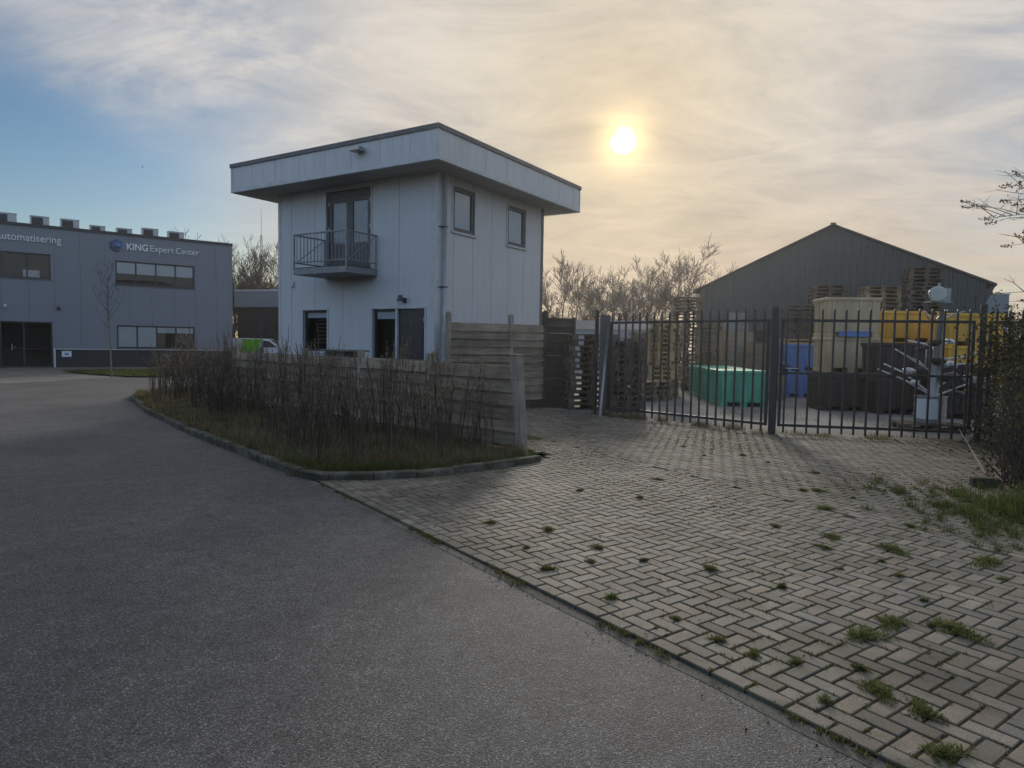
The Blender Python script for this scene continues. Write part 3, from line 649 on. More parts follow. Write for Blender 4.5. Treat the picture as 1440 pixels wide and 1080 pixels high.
pallets(1008,28,18,58,'pal_a','brown pallet in the end-on stack between green bins and barn','end-on pallets before the barn')
pallets(905,28.5,15,62,'pal_a','brown pallet in the end-on stack left of the fresh pallets','end-on pallets left of the fresh ones')
# loose loads
def crate(name,px,D,w,d,h,rz,mat,label,cat,z=0.,boards=5):
    P=dp(px,480,D); c=empty(name,(P.x,P.y,z),R(rz),label,cat)
    m=MB(); bh=h/boards
    for i in range(boards):
        o=.004*(i%2)
        m.box(-w/2+o,w/2-o,-d/2+o,d/2-o,i*bh+.004,(i+1)*bh-.004)
    m.build('side_boards',M[mat],c)
    for sx in (-1,1):
        for sy in (-1,1):
            m=MB(); m.box(sx*(w/2-.03)-.04,sx*(w/2-.03)+.04,sy*(d/2-.03)-.04,sy*(d/2-.03)+.04,0,h+.01); m.build('corner_batten',M[mat],c)
    m=MB(); m.box(-w/2-.02,w/2+.02,-d/2-.02,d/2+.02,h+.01,h+.035); m.build('lid',M[mat],c)
    return c
crate('wooden_crate',1034,26,1.08,1.0,1.1,-5,'ply','lower tan plywood crate behind the green bins','crate')
crate('wooden_crate',1034,26,1.06,1.0,1.05,-5,'ply','upper tan plywood crate carrying grey cartons','crate',1.14)
for i,(dx,dz,w) in enumerate(((-.26,2.23,.36),(.0,2.23,.3),(.28,2.23,.3),(-.12,2.58,.4),(.22,2.58,.3))):
    P=dp(1034,480,26); m=MB(); m.box(-w/2+.02,w/2-.02,-.25,.25,0,.34); m.box(-.03,.03,-.252,.252,.002,.342)
    tag(m.build('carton',M['card'],None,(P.x+dx,P.y,dz),R(-5),bevel=.008),['grey carton at the left of the lower layer on the plywood crate','grey carton in the middle of the lower layer on the plywood crate','grey carton at the right of the lower layer on the plywood crate','wider grey carton on top of the cartons','narrow grey carton on top of the cartons'][i],'carton','cartons on the plywood crate')
crate('wooden_crate',1078,21.6,.95,.8,.85,-4,'ply','pale plywood box beside the right end of the green bins','crate',0,2)
crate('wooden_crate',1070,24,.72,.7,1.75,-4,'pal_a','tall slatted brown crate behind the plywood box','crate',0,9)
crate('wooden_crate',1089,24.4,.30,.5,1.95,-4,'ply','narrow upright tan crate beside the blue bins','crate',0,8)

# ------------------------------------------------------------------ yard: big plastic bins
def bin_(P,z,w,d,h,rz,mat,label,group,lid=False,feet=True,tilt=0.):
    b=empty('pallet_bin',(P.x,P.y,z),R(rz),label,'bin',group)
    f=.12 if feet else .0; m=MB(); t=.03
    m.frustum(-w/2+t,w/2-t,-d/2+t,d/2-t,f,-w/2+.01,w/2-.01,-d/2+.01,d/2-.01,h-.09)
    for i in range(4):                                       # moulded upright ribs
        x=-w/2+w*(i+.5)/4; m.frustum(x-.05,x+.05,-d/2+t-.026,-d/2+t+.01,f+.03,x-.042,x+.042,-d/2-.016,-d/2+.02,h-.1)
        y=-d/2+d*(i+.5)/4; m.frustum(-w/2+t-.026,-w/2+t+.01,y-.05,y+.05,f+.03,-w/2-.016,-w/2+.02,y-.042,y+.042,h-.1)
    m.build('body',M[mat],b,bevel=.012)
    m=MB(); m.box(-w/2-.025,w/2+.025,-d/2-.025,d/2+.025,h-.085,h-.002); m.box(-w/2-.012,w/2+.012,-d/2-.012,d/2+.012,h-.11,h-.0855)
    m.build('lid' if lid else 'rim',M[mat],b,bevel=.015)
    if feet:
        for x in (-w/2+.10,0,w/2-.10):
            m=MB(); m.box(x-.09,x+.09,-d/2+.03,d/2-.03,0,f-.002); m.build('foot',M[mat],b,bevel=.008)
        for x in (-w/4-.02,w/4+.02):
            m=MB(); m.box(x-w*.1,x+w*.1,-d/2+.035,d/2-.035,f-.001,f+.004); m.build('fork_slot',M['dark'],b)
    return b
gbl=['nearest green bin of the row, broad face with fork slots towards the gate','middle green bin of the row receding into the yard','farthest green bin of the row receding into the yard']
for i,(x,y) in enumerate(((6.33,19.2),(6.47,20.95),(6.68,22.7))): bin_(Vector((x,y,0)),0,1.26,1.5,.99,-2-i,'green',gbl[i],'green bins',True)
P=dp(1124,480,22.9); bin_(P,0,1.06,1.05,.88,-8,'blueb','lower blue bin of the pair behind the gate latch','blue bins'); bin_(P,.882,1.06,1.05,.88,-8,'blueb','upper blue bin carrying flat boards','blue bins')
m=MB()
for i in range(3): m.box(-.58+.03*i,.58,-.5+.34*i,-.19+.34*i,.0,.05)
m.box(-.55,-.45,-.5,.5,.052,.12); m.box(.4,.5,-.5,.5,.052,.12); m.box(-.6,.6,-.5,-.2,.122,.16); m.box(-.6,.57,-.15,.5,.122,.16)
tag(m.build('pallet',M['pal_b'],None,(P.x,P.y,1.765),R(-8)),'thin pale pallet lying on top of the blue bins','pallet')
P=dp(1181,480,18.25); bin_(P,0,1.24,1.1,.95,-6,'brown','dark brown bin in front of the beige bins','brown bins')
P=dp(1188,480,19.55); bin_(P,0,1.36,1.15,.97,-6,'brown','dark brown bin underneath the two beige bins','brown bins')
bin_(P,.972,1.38,1.15,.98,-6,'beige','lower beige bin standing on a brown bin','beige bins'); bin_(P,1.954,1.42,1.15,1.1,-6,'beige','upper beige bin, topmost of its stack beside the pallets','beige bins')
m=MB(); m.box(-.42,.42,-.04,.02,0,.12); m.box(-.46,.46,-.05,.03,.12,.15); tag(m.build('crate',M['blueb'],None,(P.x-.06,P.y-.66,1.965),R(-6),bevel=.01),'flat blue tray wedged between the two beige bins','tray')
P=dp(1262,480,17.5); bin_(P,0,1.34,1.1,.92,-4,'brown','lower dark brown bin of the pair left of the lamp-arm post','brown bins'); bin_(P,.922,1.30,1.1,.88,-4,'brown','upper dark brown bin of the pair left of the lamp-arm post','brown bins')
P=dp(1270,480,21.2)
for i,l in enumerate(('lowest','middle','topmost')): bin_(P,i*.932,1.5,1.2,.93,-5,'yellow',l+' yellow bin of the stack behind the dark brown pair','yellow bins')
P=dp(1355,480,19.1)
for i,l in enumerate(('lowest','middle','topmost')): bin_(P,i*.882,1.42,1.2,.88,-5,'yellow',l+' yellow bin of the stack behind the lamp-arm post','yellow bins')
P=dp(1350,480,16.6); bin_(P,0,1.25,1.1,.66,-5,'brown','low black-brown bin on the ground behind the lamp-arm post','brown bins'); bin_(P,.662,1.25,1.1,.66,-5,'brown','low black-brown bin stacked second behind the lamp-arm post','brown bins')

# ------------------------------------------------------------------ post hung with scrap lamp arms, in a drum on a pallet
D0=13.75; P=dp(1307,590,D0)
pl=protos['pal_a'].copy(); COL.objects.link(pl); pl.location=(P.x+.02,P.y,.006); pl.rotation_euler=(0,0,R(-14)); pl.data=protos['pal_c'].data; tag(pl,'single pallet lying on the yard under the grey drum','pallet')
o=empty('drum',(P.x,P.y,.151),R(-10),'grey steel drum with a paper label standing on a single pallet','drum')
m=MB(); m.lathe([(.275,0),(.285,.02),(.285,.17),(.292,.18),(.285,.19),(.285,.35),(.292,.36),(.285,.37),(.285,.52),(.297,.53),(.297,.55),(.26,.55),(.26,.5)],28); m.build('shell',M['galv'],o,smooth=False)
m=MB(); n=8
for i in range(n):
    a0,a1=R(-165+i*10),R(-165+(i+1)*10); m.add([(.2935*math.cos(a0),.2935*math.sin(a0),.1),(.2935*math.cos(a1),.2935*math.sin(a1),.1),(.2935*math.cos(a1),.2935*math.sin(a1),.5),(.2935*math.cos(a0),.2935*math.sin(a0),.5)],[(0,1,2,3)])
m.build('paper_label',M['label'],o)
lp=empty('lamp_post',(P.x+.06,P.y+.02,.151),0,'tree-like grey post hung with scrap street lamp arms rising from the drum','lamp post')
m=MB(); m.tube([(0,0,.05),(.02,0,1.2),(.1,0,2.25)],[.085,.08,.05],12); m.build('pole',M['galv'],lp,smooth=True)
def lz(px,py): q=dp(px,py,D0); return (q.x-P.x-.06,q.z-.151)
arms=[((1310,556),(1272,534),(1235,519)),((1308,552),(1275,524),(1251,512)),((1312,558),(1350,541),(1392,526)),((1316,548),(1342,534),(1357,514)),((1306,520),(1282,505),(1258,491)),((1310,527),(1290,508),(1268,500)),
 ((1322,520),(1340,514),(1371,512)),((1320,505),(1345,503),(1366,494)),((1310,486),(1296,482),(1281,479)),((1318,488),(1332,483),(1350,480)),((1313,452),(1302,447),(1290,438)),((1320,449),(1332,440),(1345,435)),((1322,451),(1336,443),(1352,438)),((1318,545),(1322,525),(1324,505)),((1318,500),(1319,490),(1320,480)),((1300,524),(1296,512),(1292,492)),((1362,515),(1378,512),(1392,513))]
for i,a in enumerate(arms):
    y=.12*math.sin(i*2.4); m=MB(); pts=[(lz(*q)[0],y*(k+.3),lz(*q)[1]) for k,q in enumerate(a)]
    m.tube(pts,[.021,.018,.014],7); am=m.build('arm',M['scrap'],lp)
for (px,py,s_,mt) in ((1276,521,.13,'scrap'),(1360,532,.15,'scrap'),(1330,512,.13,'scrap'),(1292,491,.12,'wooddk'),(1316,508,.16,'wooddk'),(1330,530,.19,'framedk'),(1334,480,.10,'scrap'),(1285,537,.09,'scrap'),(1308,440,.10,'wooddk'),(1376,513,.12,'framedk'),(1312,482,.14,'wooddk'),(1345,553,.12,'framedk'),(1296,520,.1,'framedk')):
    x,z=lz(px,py); m=MB(); T=Matrix.Translation((x,-.05-s_*.3,z))@Euler((R(20),R(14*math.sin(px)),R(10))).to_matrix().to_4x4()@Matrix.Diagonal((1.2*s_,.55*s_,.5*s_,1))
    m.lathe([(.05,-1),(.55,-.8),(.9,-.3),(1,.1),(.8,.6),(.35,.85),(.05,.9)],14,0,T); m.build('lamp_head',M[mt],lp,smooth=True)
x,z=lz(1318,415)
m=MB(); T=Matrix.Translation((x+.02,-.02,z)); m.box(-.02,.22,-.06,.1,-.13,.14,0,T); m.box(-.2,.24,-.1,.12,-.16,-.13,0,T); m.box(-.01,.03,-.02,.02,.14,.24,0,T); m.build('lamp_housing',M['galv'],lp,bevel=.006)
m=MB(); m.lathe([(.02,0),(.155,0),(.165,.02),(.165,.05),(.14,.07),(.02,.075)],22,0,Matrix.Translation((x-.05,-.1,z))@Euler((R(78),0,R(-18))).to_matrix().to_4x4()); m.build('lamp_lens',M['lampg'],lp)
# battered grey drum half hidden by the ivy
P=dp(1381,560,12.9); o=empty('sheet_metal',(P.x,P.y,.006),R(20),'crumpled pale grey metal sheet standing upright beside the ivy bush','metal sheet')
m=MB()
n=7
for i in range(n):
    x=-.16+.32*i/(n-1); y=.03*math.sin(i*2.1)
    m.v += [(x,y,.02),(x*.9,y+.03*math.sin(i),.55),(x*1.0,y+.015*math.cos(i*2),1.12),(x,y+.012,.02),(x*.9,y+.012+.03*math.sin(i),.55),(x*1.0,y+.012+.015*math.cos(i*2),1.12)]
for i in range(n-1):
    a=i*6; b=a+6
    for f_ in ((a,b,b+1,a+1),(a+1,b+1,b+2,a+2),(a+3,a+4,b+4,b+3),(a+4,a+5,b+5,b+4),(a+2,b+2,b+5,a+5)): m.f.append(f_); m.m.append(0); m.t.append(None)
m.build('panel',M['pipe'],o,smooth=True)

# ------------------------------------------------------------------ barn
bz=math.atan2(-6.4,11.57); barn=empty('barn',(10.44,38.4,0),bz,'dark corrugated barn with a low gable facing the yard','barn')
BW,BE,BA,BD=13.22,4.82,7.86,26.
m=MB(); pts=[]; x=0.; pitch=.36
while x<BW: pts += [(x,0),(x+.20,0),(x+.24,-.045),(x+.32,-.045)]; x+=pitch
pts=[p for p in pts if p[0]<BW]+[(BW,0)]
gz=lambda x: BE+(BA-BE)*(1-abs(x-BW/2)/(BW/2))
for (a,ya),(b,yb) in zip(pts,pts[1:]): m.add([(a,ya,0),(b,yb,0),(b,yb,gz(b)),(a,ya,gz(a))],[(0,1,2,3)])
m.build('gable_wall',M['barn'],barn)
m=MB(); m.add([(0,0,0),(0,BD,0),(0,BD,BE),(0,0,BE)],[(0,1,2,3)]); m.add([(BW,0,0),(BW,BD,0),(BW,BD,BE),(BW,0,BE)],[(0,1,2,3)]); m.add([(0,BD,0),(BW,BD,0),(BW,BD,BE),(BW/2,BD,BA),(0,BD,BE)],[(0,1,2,3,4)]); m.build('side_wall',M['barn'],barn)
sl=(BA-BE)/(BW/2)
for s_ in (0,1):
    m=MB(); ex=-.38 if s_==0 else BW+.38; ez=BE-.38*sl
    c=[(ex,ez),(BW/2,BA)] 
    m.add([(ex,-.16,ez+.02),(BW/2,-.16,BA+.02),(BW/2,BD+.1,BA+.02),(ex,BD+.1,ez+.02),(ex,-.16,ez+.13),(BW/2,-.16,BA+.13),(BW/2,BD+.1,BA+.13),(ex,BD+.1,ez+.13)],[(0,1,2,3),(4,5,6,7),(0,1,5,4),(1,2,6,5),(2,3,7,6),(3,0,4,7)])
    m.build('roof',M['barnroof'],barn)
m=MB(); m.box(BW/2-.12,BW/2+.12,-.18,BD+.1,BA+.09,BA+.17); m.build('ridge_cap',M['barnroof'],barn)
m=MB(); m.add([(BW,-.02,BE-.25),(BW+.36,-.02,BE-.1),(BW,-.02,BE-.95),(BW,.25,BE-.25),(BW+.36,.25,BE-.1),(BW,.25,BE-.95)],[(0,2,1),(3,4,5),(0,1,4,3),(1,2,5,4),(0,3,5,2)]); m.build('eave_bracket',M['barn'],barn)
# pale ribbed container beyond the barn
P=dp(1392,440,44); c=empty('storage_silo',(P.x,P.y,0),R(-20),'pale ribbed steel container tower rising beyond the barn','container')
m=MB(); x=-.35
while x<.95: m.box(x,x+.1,-.02,0,0,5.25); x+=.2
m.box(-.4,1.0,0,2.4,0,5.28); m.build('shell',M['far'],c); m=MB(); m.box(-.45,1.05,-.05,2.45,5.28,5.36); m.build('roof_rim',M['trimlt'],c)
# pale warehouse behind the trees line
P0=dp(700,470,43.5); w=empty('warehouse',(P0.x,P0.y,0),R(-14),'low pale blue-grey warehouse behind the pallets and below the bare trees','warehouse')
m=MB(); wall_grid(m,0,14.5,0,3.5,[(9.2,10.6,0,2.4)],[i*1.2 for i in range(1,12)],jw=.03,jd=.02); m.add([(14.5,0,0),(14.5,9,0),(14.5,9,3.5),(14.5,0,3.5)],[(0,1,2,3)]); m.add([(0,0,0),(0,9,0),(0,9,3.5),(0,0,3.5)],[(0,1,2,3)]); m.build('wall',M['far'],w)
m=MB(); m.add([(-.2,-.2,3.45),(14.8,-.2,3.45),(14.8,4.5,4.35),(-.2,4.5,4.35),(-.2,9.2,3.45),(14.8,9.2,3.45)],[(0,1,2,3),(3,2,5,4)]); m.add([(14.5,0,3.45),(14.5,9,3.45),(14.5,4.5,4.3)],[(0,1,2)]); m.build('roof',M['farroof'],w)
m=MB(); m.box(9.2,10.6,.1,.15,0,2.4); m.build('door',M['framegr'],w); w.scale=(.75,.75,.75)

# ------------------------------------------------------------------ office building
KZ=R(37.5); K0=gp(75,516.7)
king=empty('office_building',(K0.x,K0.y,0),KZ,'dark grey clad two-storey office with white lettering and strip windows','office')
wu=(2.87,6.82,4.45,5.74); wl_=(2.9,6.81,1.03,2.27); wlu=(-4.0,-.02,4.5,5.78); ent=(-4.2,0.,.02,2.33); wl3=(-9.5,-5.5,4.5,5.78)
m=MB(); wall_grid(m,-14,8.87,.97,7.1,[wu,wl_,wlu,wl3,(-4.2,0.,.97,2.33)],[i*1.12-13.3 for i in range(0,20)],jw=.02,jd=.015)
m.add([(8.87,0,0),(8.87,14,0),(8.87,14,7.1),(8.87,0,7.1)],[(0,1,2,3)]); m.add([(-14,14,0),(8.87,14,0),(8.87,14,7.1),(-14,14,7.1)],[(0,1,2,3)]); m.build('wall',M['king'],king)
m=MB(); wall_grid(m,-14,8.86,0,.93,[(-4.2,0.,0,.93)],[2.95],depth=.3); mm=MB(); mm.add(m.v,m.f,0,Matrix.Translation((0,.03,0))); mm.build('plinth',M['plinth'],king)
m=MB(); m.box(.0,8.87,-.03,.03,.93,.97); m.box(-14,-4.2,-.03,.03,.93,.97); m.box(.02,.11,-.05,0.,0,.93); m.build('drip_edge',M['trimlt'],king)
m=MB(); m.box(-14,8.93,-.06,.2,7.1,7.24); m.box(8.73,8.93,.2,14,7.1,7.24); m.build('roof_edge',M['framedk'],king)
m=MB(); m.box(-14,8.8,.2,14,6.9,7.0); m.build('roof',M['trimdk'],king)
m=MB(); m.box(8.8,8.9,-.02,.08,0,7.09); m.build('corner_trim',M['king'],king)
sp=lambda w,n: [w[0]+(w[1]-w[0])*i/n for i in range(1,n)]
window(king,*wu,sp(wu,4),[.5,.5,.5,.5],fw=.075,depth=.6); window(king,*wl_,sp(wl_,4),[1.,1.,.26,.26],fw=.075,depth=.6)
window(king,*wlu,sp(wlu,4),[0,0,0,0],fw=.075,depth=1.5); window(king,*wl3,sp(wl3,4),[.4,0,.4,.4],fw=.075,depth=.6)
window(king,*ent,[-3.1,-2.15,-1.2],[],fw=.07,depth=1.2,sill=False,name='entrance')
m=MB(); m.box(-1.72,-1.69,.0,.05,.85,1.2); m.tube([(-1.70,.02,1.03),(-1.55,.02,1.03)],.012,6); m.build('door_handle',M['galv'],king)
m=MB(); m.box(-1.15,-.45,.9,.95,4.62,5.0); m.build('desk_screen',M['blind'],king)
m=MB(); m.box(.38,.80,-.03,.028,.55,.85); sg=m.build('sign',M['label'],king); m=MB(); m.box(.5,.68,-.032,-.03,.64,.76); m.build('sign_emblem',M['blue3'],sg)
for x,z in ((-1.94,3.06),(.27,3.05)):
    m=MB(); m.lathe([(.02,-.08),(.07,-.07),(.09,0),(.07,.05),(.02,.06)],10,0,Matrix.Translation((x,-.07,z))); m.box(x-.05,x+.05,-.06,-.001,z+.03,z+.1); m.build('wall_lamp',M['trimlt'] if x<0 else M['framedk'],king)
def text(s_,x0,x1,z,h,parent,mat,bold=0.,name='lettering',y=-.03):
    cu=bpy.data.curves.new(name,'FONT'); cu.body=s_; cu.size=1.; cu.extrude=.03; cu.offset=bold; o=bpy.data.objects.new(name,cu); COL.objects.link(o); cu.materials.append(mat)
    bpy.context.view_layer.update()
    w_=max(.01,o.dimensions.x); b=[v for v in o.bound_box]; bx=min(v[0] for v in b)
    sx=(x1-x0)/w_; sz=h/.70; 
    me=bpy.data.meshes.new_from_object(o.evaluated_get(bpy.context.evaluated_depsgraph_get())); bpy.data.objects.remove(o)
    o=bpy.data.objects.new(name,me); COL.objects.link(o)
    o.parent=parent; o.rotation_euler=(R(90),0,0); o.scale=(sx,sz,1); o.location=(x0-bx*sx,y,z); return o
text('KING',3.42,4.45,6.36,.34,king,M['white'],.022); text('Expert',4.56,5.74,6.36,.34,king,M['white'],-.004); text('Center',5.86,7.05,6.36,.34,king,M['white'],-.004)
text('Automatisering',-2.32,.45,6.36,.36,king,M['white'],0.)
hexp=lambda r,a0=90: [(r*math.cos(R(a0+60*k)),r*math.sin(R(a0+60*k))) for k in range(6)]
HX=Matrix.Translation((2.95,-.02,6.53))@Matrix.Rotation(R(90),4,'X')
lg=MB(); o_,i_=hexp(.36),hexp(.27)
for k in range(6):
    a,b,c,d=o_[k],o_[(k+1)%6],i_[(k+1)%6],i_[k]
    if k==3:                                             # ring broken at the lower right
        b=(a[0]+(b[0]-a[0])*.45,a[1]+(b[1]-a[1])*.45); c=(d[0]+(c[0]-d[0])*.45,d[1]+(c[1]-d[1])*.45)
    lg.add([(p[0],p[1],z) for z in (0,.04) for p in (a,b,c,d)],[(0,1,2,3),(4,5,6,7),(0,1,5,4),(1,2,6,5),(2,3,7,6),(3,0,4,7)],[0,1,1,1,2,0][k],HX)
logo=lg.build('logo',[M['blue1'],M['blue2'],M['blue3']],king)
lg=MB(); h=hexp(.19); lg.prism([(0,0),h[0],h[1],h[2]],0,.05,0,HX); lg.prism([(0,0),h[2],h[3],h[4]],0,.05,1,HX); lg.prism([(0,0),h[4],h[5],h[0]],0,.05,2,HX); lg.build('logo_core',[M['blue1'],M['blue2'],M['blue3']],logo)
# roof-top air units
acl=['largest roof-top air unit, cut by the picture edge, above the lettering end','roof-top air unit above the left strip window','roof-top air unit just right of the lettering end','low roof-top air unit left of the hexagon emblem','low roof-top air unit right above the hexagon emblem','roof-top air unit above the middle of the right lettering','roof-top air unit nearest the roof corner']
for k,(a,b,h) in enumerate(((-2.5,-1.36,.5),(-.81,.0,.5),(.48,1.31,.5),(1.79,2.5,.32),(3.03,3.77,.32),(4.26,5.07,.46),(5.57,6.41,.42))):
    p=Matrix.Rotation(KZ,4,'Z')@Vector((a,.45,0)); w=b-a
    u=empty('air_unit',(K0.x+p.x,K0.y+p.y,7.0),KZ,acl[k],'air unit','air units on the office roof')
    H_=h+.24; m=MB(); m.box(0,w,0,.4,.06,H_-.04); m.box(-.01,w+.01,-.02,.42,H_-.04,H_); m.build('casing',M['trimlt'],u,bevel=.01)
    m=MB(); m.box(.06,w*.66,-.012,-.001,.1,H_-.08)
    for j in range(6): z=.12+(H_-.22)*j/6; m.box(.06,w*.66,-.02,-.012,z,z+.012)
    m.build('grille',M['framedk'],u)
    for x in (.05,w-.11):
        m=MB(); m.box(x,x+.06,.02,.38,-.0,.06); m.build('foot',M['galv'],u)
# lower wing with a wide dark opening
G0=gp(326,519); gr=empty('garage',(-18.2,51.2,0),R(-14),'low grey building with a dark front between the office and the house','garage')
m=MB(); m.box(-3,12,0,.3,4.05,5.25); m.box(-3,12,.31,10,4.05,5.25); gg=m.build('upper_wall',M['far'],gr)
m=MB(); x=-3.
while x<12: m.box(x,x+.92,.35,.4,0,4.05); x+=.93
m.build('lower_wall',M['plinth'],gr); m=MB(); m.box(-3,12.02,-.03,.33,5.25,5.36); m.build('roof_edge',M['trimlt'],gr)
m=MB(); m.box(4.0,4.9,.3,.345,2.6,3.75); m.build('sign',M['label'],gr)

# white and green van in front of it
vz=R(4); P=dp(366,500,45.); v=empty('van',(P.x,P.y,0),vz,'white delivery van with a lime green side parked before the dark garage front','van')
side=[(-2.3,.35),(2.1,.35),(2.22,.6),(2.2,.95),(1.95,1.08),(1.45,1.2),(.78,1.62),(.55,1.68),(-1.9,1.70),(-2.2,1.62),(-2.32,1.1)]
m=MB(); VM=Matrix(((1,0,0,0),(0,0,1,0),(0,1,0,0),(0,0,0,1))); m.prism(side,-.85,.85,0,VM); m.build('body',M['carw'],v,bevel=.05)
m=MB(); m.prism([(-1.05,.5),(.35,.5),(.15,1.0),(.3,1.64),(-.85,1.655)],-.862,-.853,0,VM); m.build('green_panel',M['carg'],v)
m=MB(); m.prism([(.42,1.12),(1.3,1.14),(.82,1.52),(.42,1.55)],-.862,-.853,0,VM); m.build('side_window',M['framedk'],v)
m=MB(); m.add([(1.47,-.72,1.21),(1.47,.72,1.21),(.82,.68,1.615),(.82,-.68,1.615)],[(0,1,2,3)]); mm=MB(); mm.add(m.v,m.f,0,Matrix.Translation((.02,0,.02))); mm.build('windscreen',M['framedk'],v)
for x in (-1.5,1.4):
    for y in (-.86,.68):
        m=MB(); m.lathe([(.2,0),(.31,.01),(.33,.05),(.33,.15),(.31,.18),(.2,.18)],20,0,Matrix.Translation((x,y,.33))@Matrix.Rotation(R(-90),4,'X')); wh=m.build('wheel',M['tyre'],v)
        m=MB(); m.lathe([(.05,-.005),(.19,-.004),(.2,.05),(.2,.19),(.05,.19)],16,0,Matrix.Translation((x,y,.33))@Matrix.Rotation(R(-90),4,'X')); m.build('rim',M['galv'],wh)
m=MB(); m.box(2.18,2.24,-.75,-.5,.75,.92); m.build('headlight',M['lampg'],v); m=MB(); m.box(2.18,2.24,.5,.75,.75,.92); m.build('headlight',M['lampg'],v)

# ------------------------------------------------------------------ bare trees
def grow(tm,cm,p,d,ln,r,lev,maxlev,spread,up,rng,nk=(3,5),rmin=.017):
    n=4 if lev<2 else 3; pts=[p]; rs=[r]; q=p.copy(); dd=d.copy()
    for i in range(n):
        dd=(dd+Vector((rng.gauss(0,.10),rng.gauss(0,.10),rng.gauss(0,.06)+up*.06))).normalized(); q=q+dd*ln/n; pts.append(q.copy()); rs.append(max(rmin,r*(1-.62*(i+1)/n)))
    (tm if lev==0 else cm).tube(pts,rs,6 if lev<1 else (4 if lev<2 else 3),cap=False)
    if lev>=maxlev: return
    k=rng.randint(*nk)+(1 if lev==0 else 0)
    for j in range(k):
        t=rng.uniform(.35,1.) if lev else rng.uniform(.3,1.); i=min(n-1,int(t*n)); b=pts[i].lerp(pts[i+1],t*n-i)
        a=rng.uniform(0,6.28); ax=dd.cross(Vector((math.cos(a),math.sin(a),.3))).normalized(); ang=rng.uniform(.55,1.1)*spread
        nd_=(Matrix.Rotation(ang,3,ax)@dd); nd_=(nd_+Vector((0,0,up*.3))).normalized()
        grow(tm,cm,b,nd_,ln*rng.uniform(.5,.75),max(rmin,rs[i]*rng.uniform(.5,.68)),lev+1,maxlev,spread,up,rng,nk)
    grow(tm,cm,pts[-1],dd,ln*rng.uniform(.55,.75),rs[-1]*.95,lev+1,maxlev,spread,up,rng,nk)
def tree_proto(seed,h,spread,up,maxlev=5,nk=(3,4),r=.16,stems=1):
    rng=random.Random(seed); tm,cm=MB(),MB()
    for s_ in range(stems):
        d=Vector((rng.gauss(0,.22 if stems>1 else .03),rng.gauss(0,.22 if stems>1 else .03),1)).normalized()
        grow(tm,cm,Vector((rng.gauss(0,.3)*(stems>1),rng.gauss(0,.3)*(stems>1),-.1)),d,h*.42,r,0,maxlev,spread,up,rng,nk)
    t=tm.build('bare_tree',M['bark']); c=cm.build('crown',M['twig'],t); return t
TP=[tree_proto(3,12.5,.85,.5,5,(2,3),.26,2),tree_proto(8,12.5,.7,.55,5,(2,4),.22,1),tree_proto(21,12.5,.95,.32,5,(3,4),.26,1),tree_proto(34,11.5,.75,.5,5,(2,3),.15,3)]
used=set()
def tree(k,px,D,s,rz,label,group,sz=None):
    o=TP[k] if k not in used else copy_tree(TP[k]); used.add(k)
    P=dp(px,480,D); o.location=(P.x,P.y,0); o.rotation_euler=(0,0,rz); o.scale=(s,s,sz or s); tag(o,label,'tree',group)
cg='bare trees behind the pale warehouse'
lab=['bare multi-stemmed tree right against the house edge','tall bare tree second from the house','bare tree with forked trunk left of the leaning pole','bare tree directly above the leaning pole','bare rounded tree above the broad gate post','slim bare tree left of the birch pair','small thin bare tree in the gap of the row','slender birch-like bare tree with a dense oval top','second slender bare tree beside the fan-shaped one','bare fan-shaped tree next to the barn eave','low bare thicket tree between the slender pair','low bare thicket tree below the fan-shaped tree','bare low tree filling the row behind the leaning pole','bare low tree filling the row by the house']
for i,(k,px,D,s) in enumerate(((0,772,72,.86),(1,795,76,.98),(0,815,74,.84),(2,838,75,.8),(0,852,72,.88),(3,880,80,.9),(1,897,84,.85),(1,912,80,1.02),(3,930,80,1.),(2,953,76,1.12),(3,905,88,.6),(3,940,84,.6),(3,828,84,.7),(3,782,84,.7))):
    tree(k,px,D*.74,s*.74*(.97 if i<10 else .8),i*1.3,lab[i],cg)
lab2=['dense bare tree just right of the office corner','bare tree below the radio mast','bare tree against the left house edge','bare tree behind the mast, half hidden','bare bushy tree over the garage roof left','bare bushy tree over the garage roof right']
for i,(k,px,D,s) in enumerate(((0,334,74,1.08),(2,352,78,1.1),(0,382,74,1.1),(1,368,80,1.16),(3,344,70,.85),(3,376,70,.9))): tree(k,px,D,s*.9,i*1.9+.5,lab2[i],'bare trees behind the garage')
lab3=['bare tree in the far row behind the garage','bare tree low on the skyline beyond the barn right end']
for i,px in enumerate((328,340,350,360,372,386)): tree(3,px,62+i,.62,i*2.2,'low bare thicket tree rising directly behind the garage roof','thicket behind the garage')
tree(3,1412,70,.62,.4,lab3[1],None)
# young tree in the verge
rng=random.Random(5); tm,cm=MB(),MB()
P=gp(157,531); tm.tube([(0,0,0),(-.03,0,1.2),(-.1,0,2.6),(-.12,0,3.9)],[.035,.03,.022,.012],8)
for i in range(18):
    z=rng.uniform(1.9,3.9); a=rng.uniform(0,6.28); l=rng.uniform(.7,1.5)*(1-(z-1.9)/3.5); b=Vector((-.1,0,z)); d=Vector((math.cos(a)*.6,math.sin(a)*.6,.8)).normalized()
    pts=[b,b+d*l*.5,b+d*l*.85+Vector((0,0,.15*l)),b+d*l+Vector((0,0,.35*l))]; cm.tube(pts,[.008,.006,.004,.003],4,cap=False)
    for j in range(3):
        q=pts[1].lerp(pts[3],rng.random()); e=Vector((rng.gauss(0,.5),rng.gauss(0,.5),.7)).normalized()*rng.uniform(.2,.45); cm.tube([q,q+e],[.006,.003],3,cap=False)
yt=empty('young_tree',P,0,'young bare sapling in the grass verge in front of the office','tree'); tm.build('trunk',M['barkpale'],yt); cm.build('crown',M['twig'],yt)
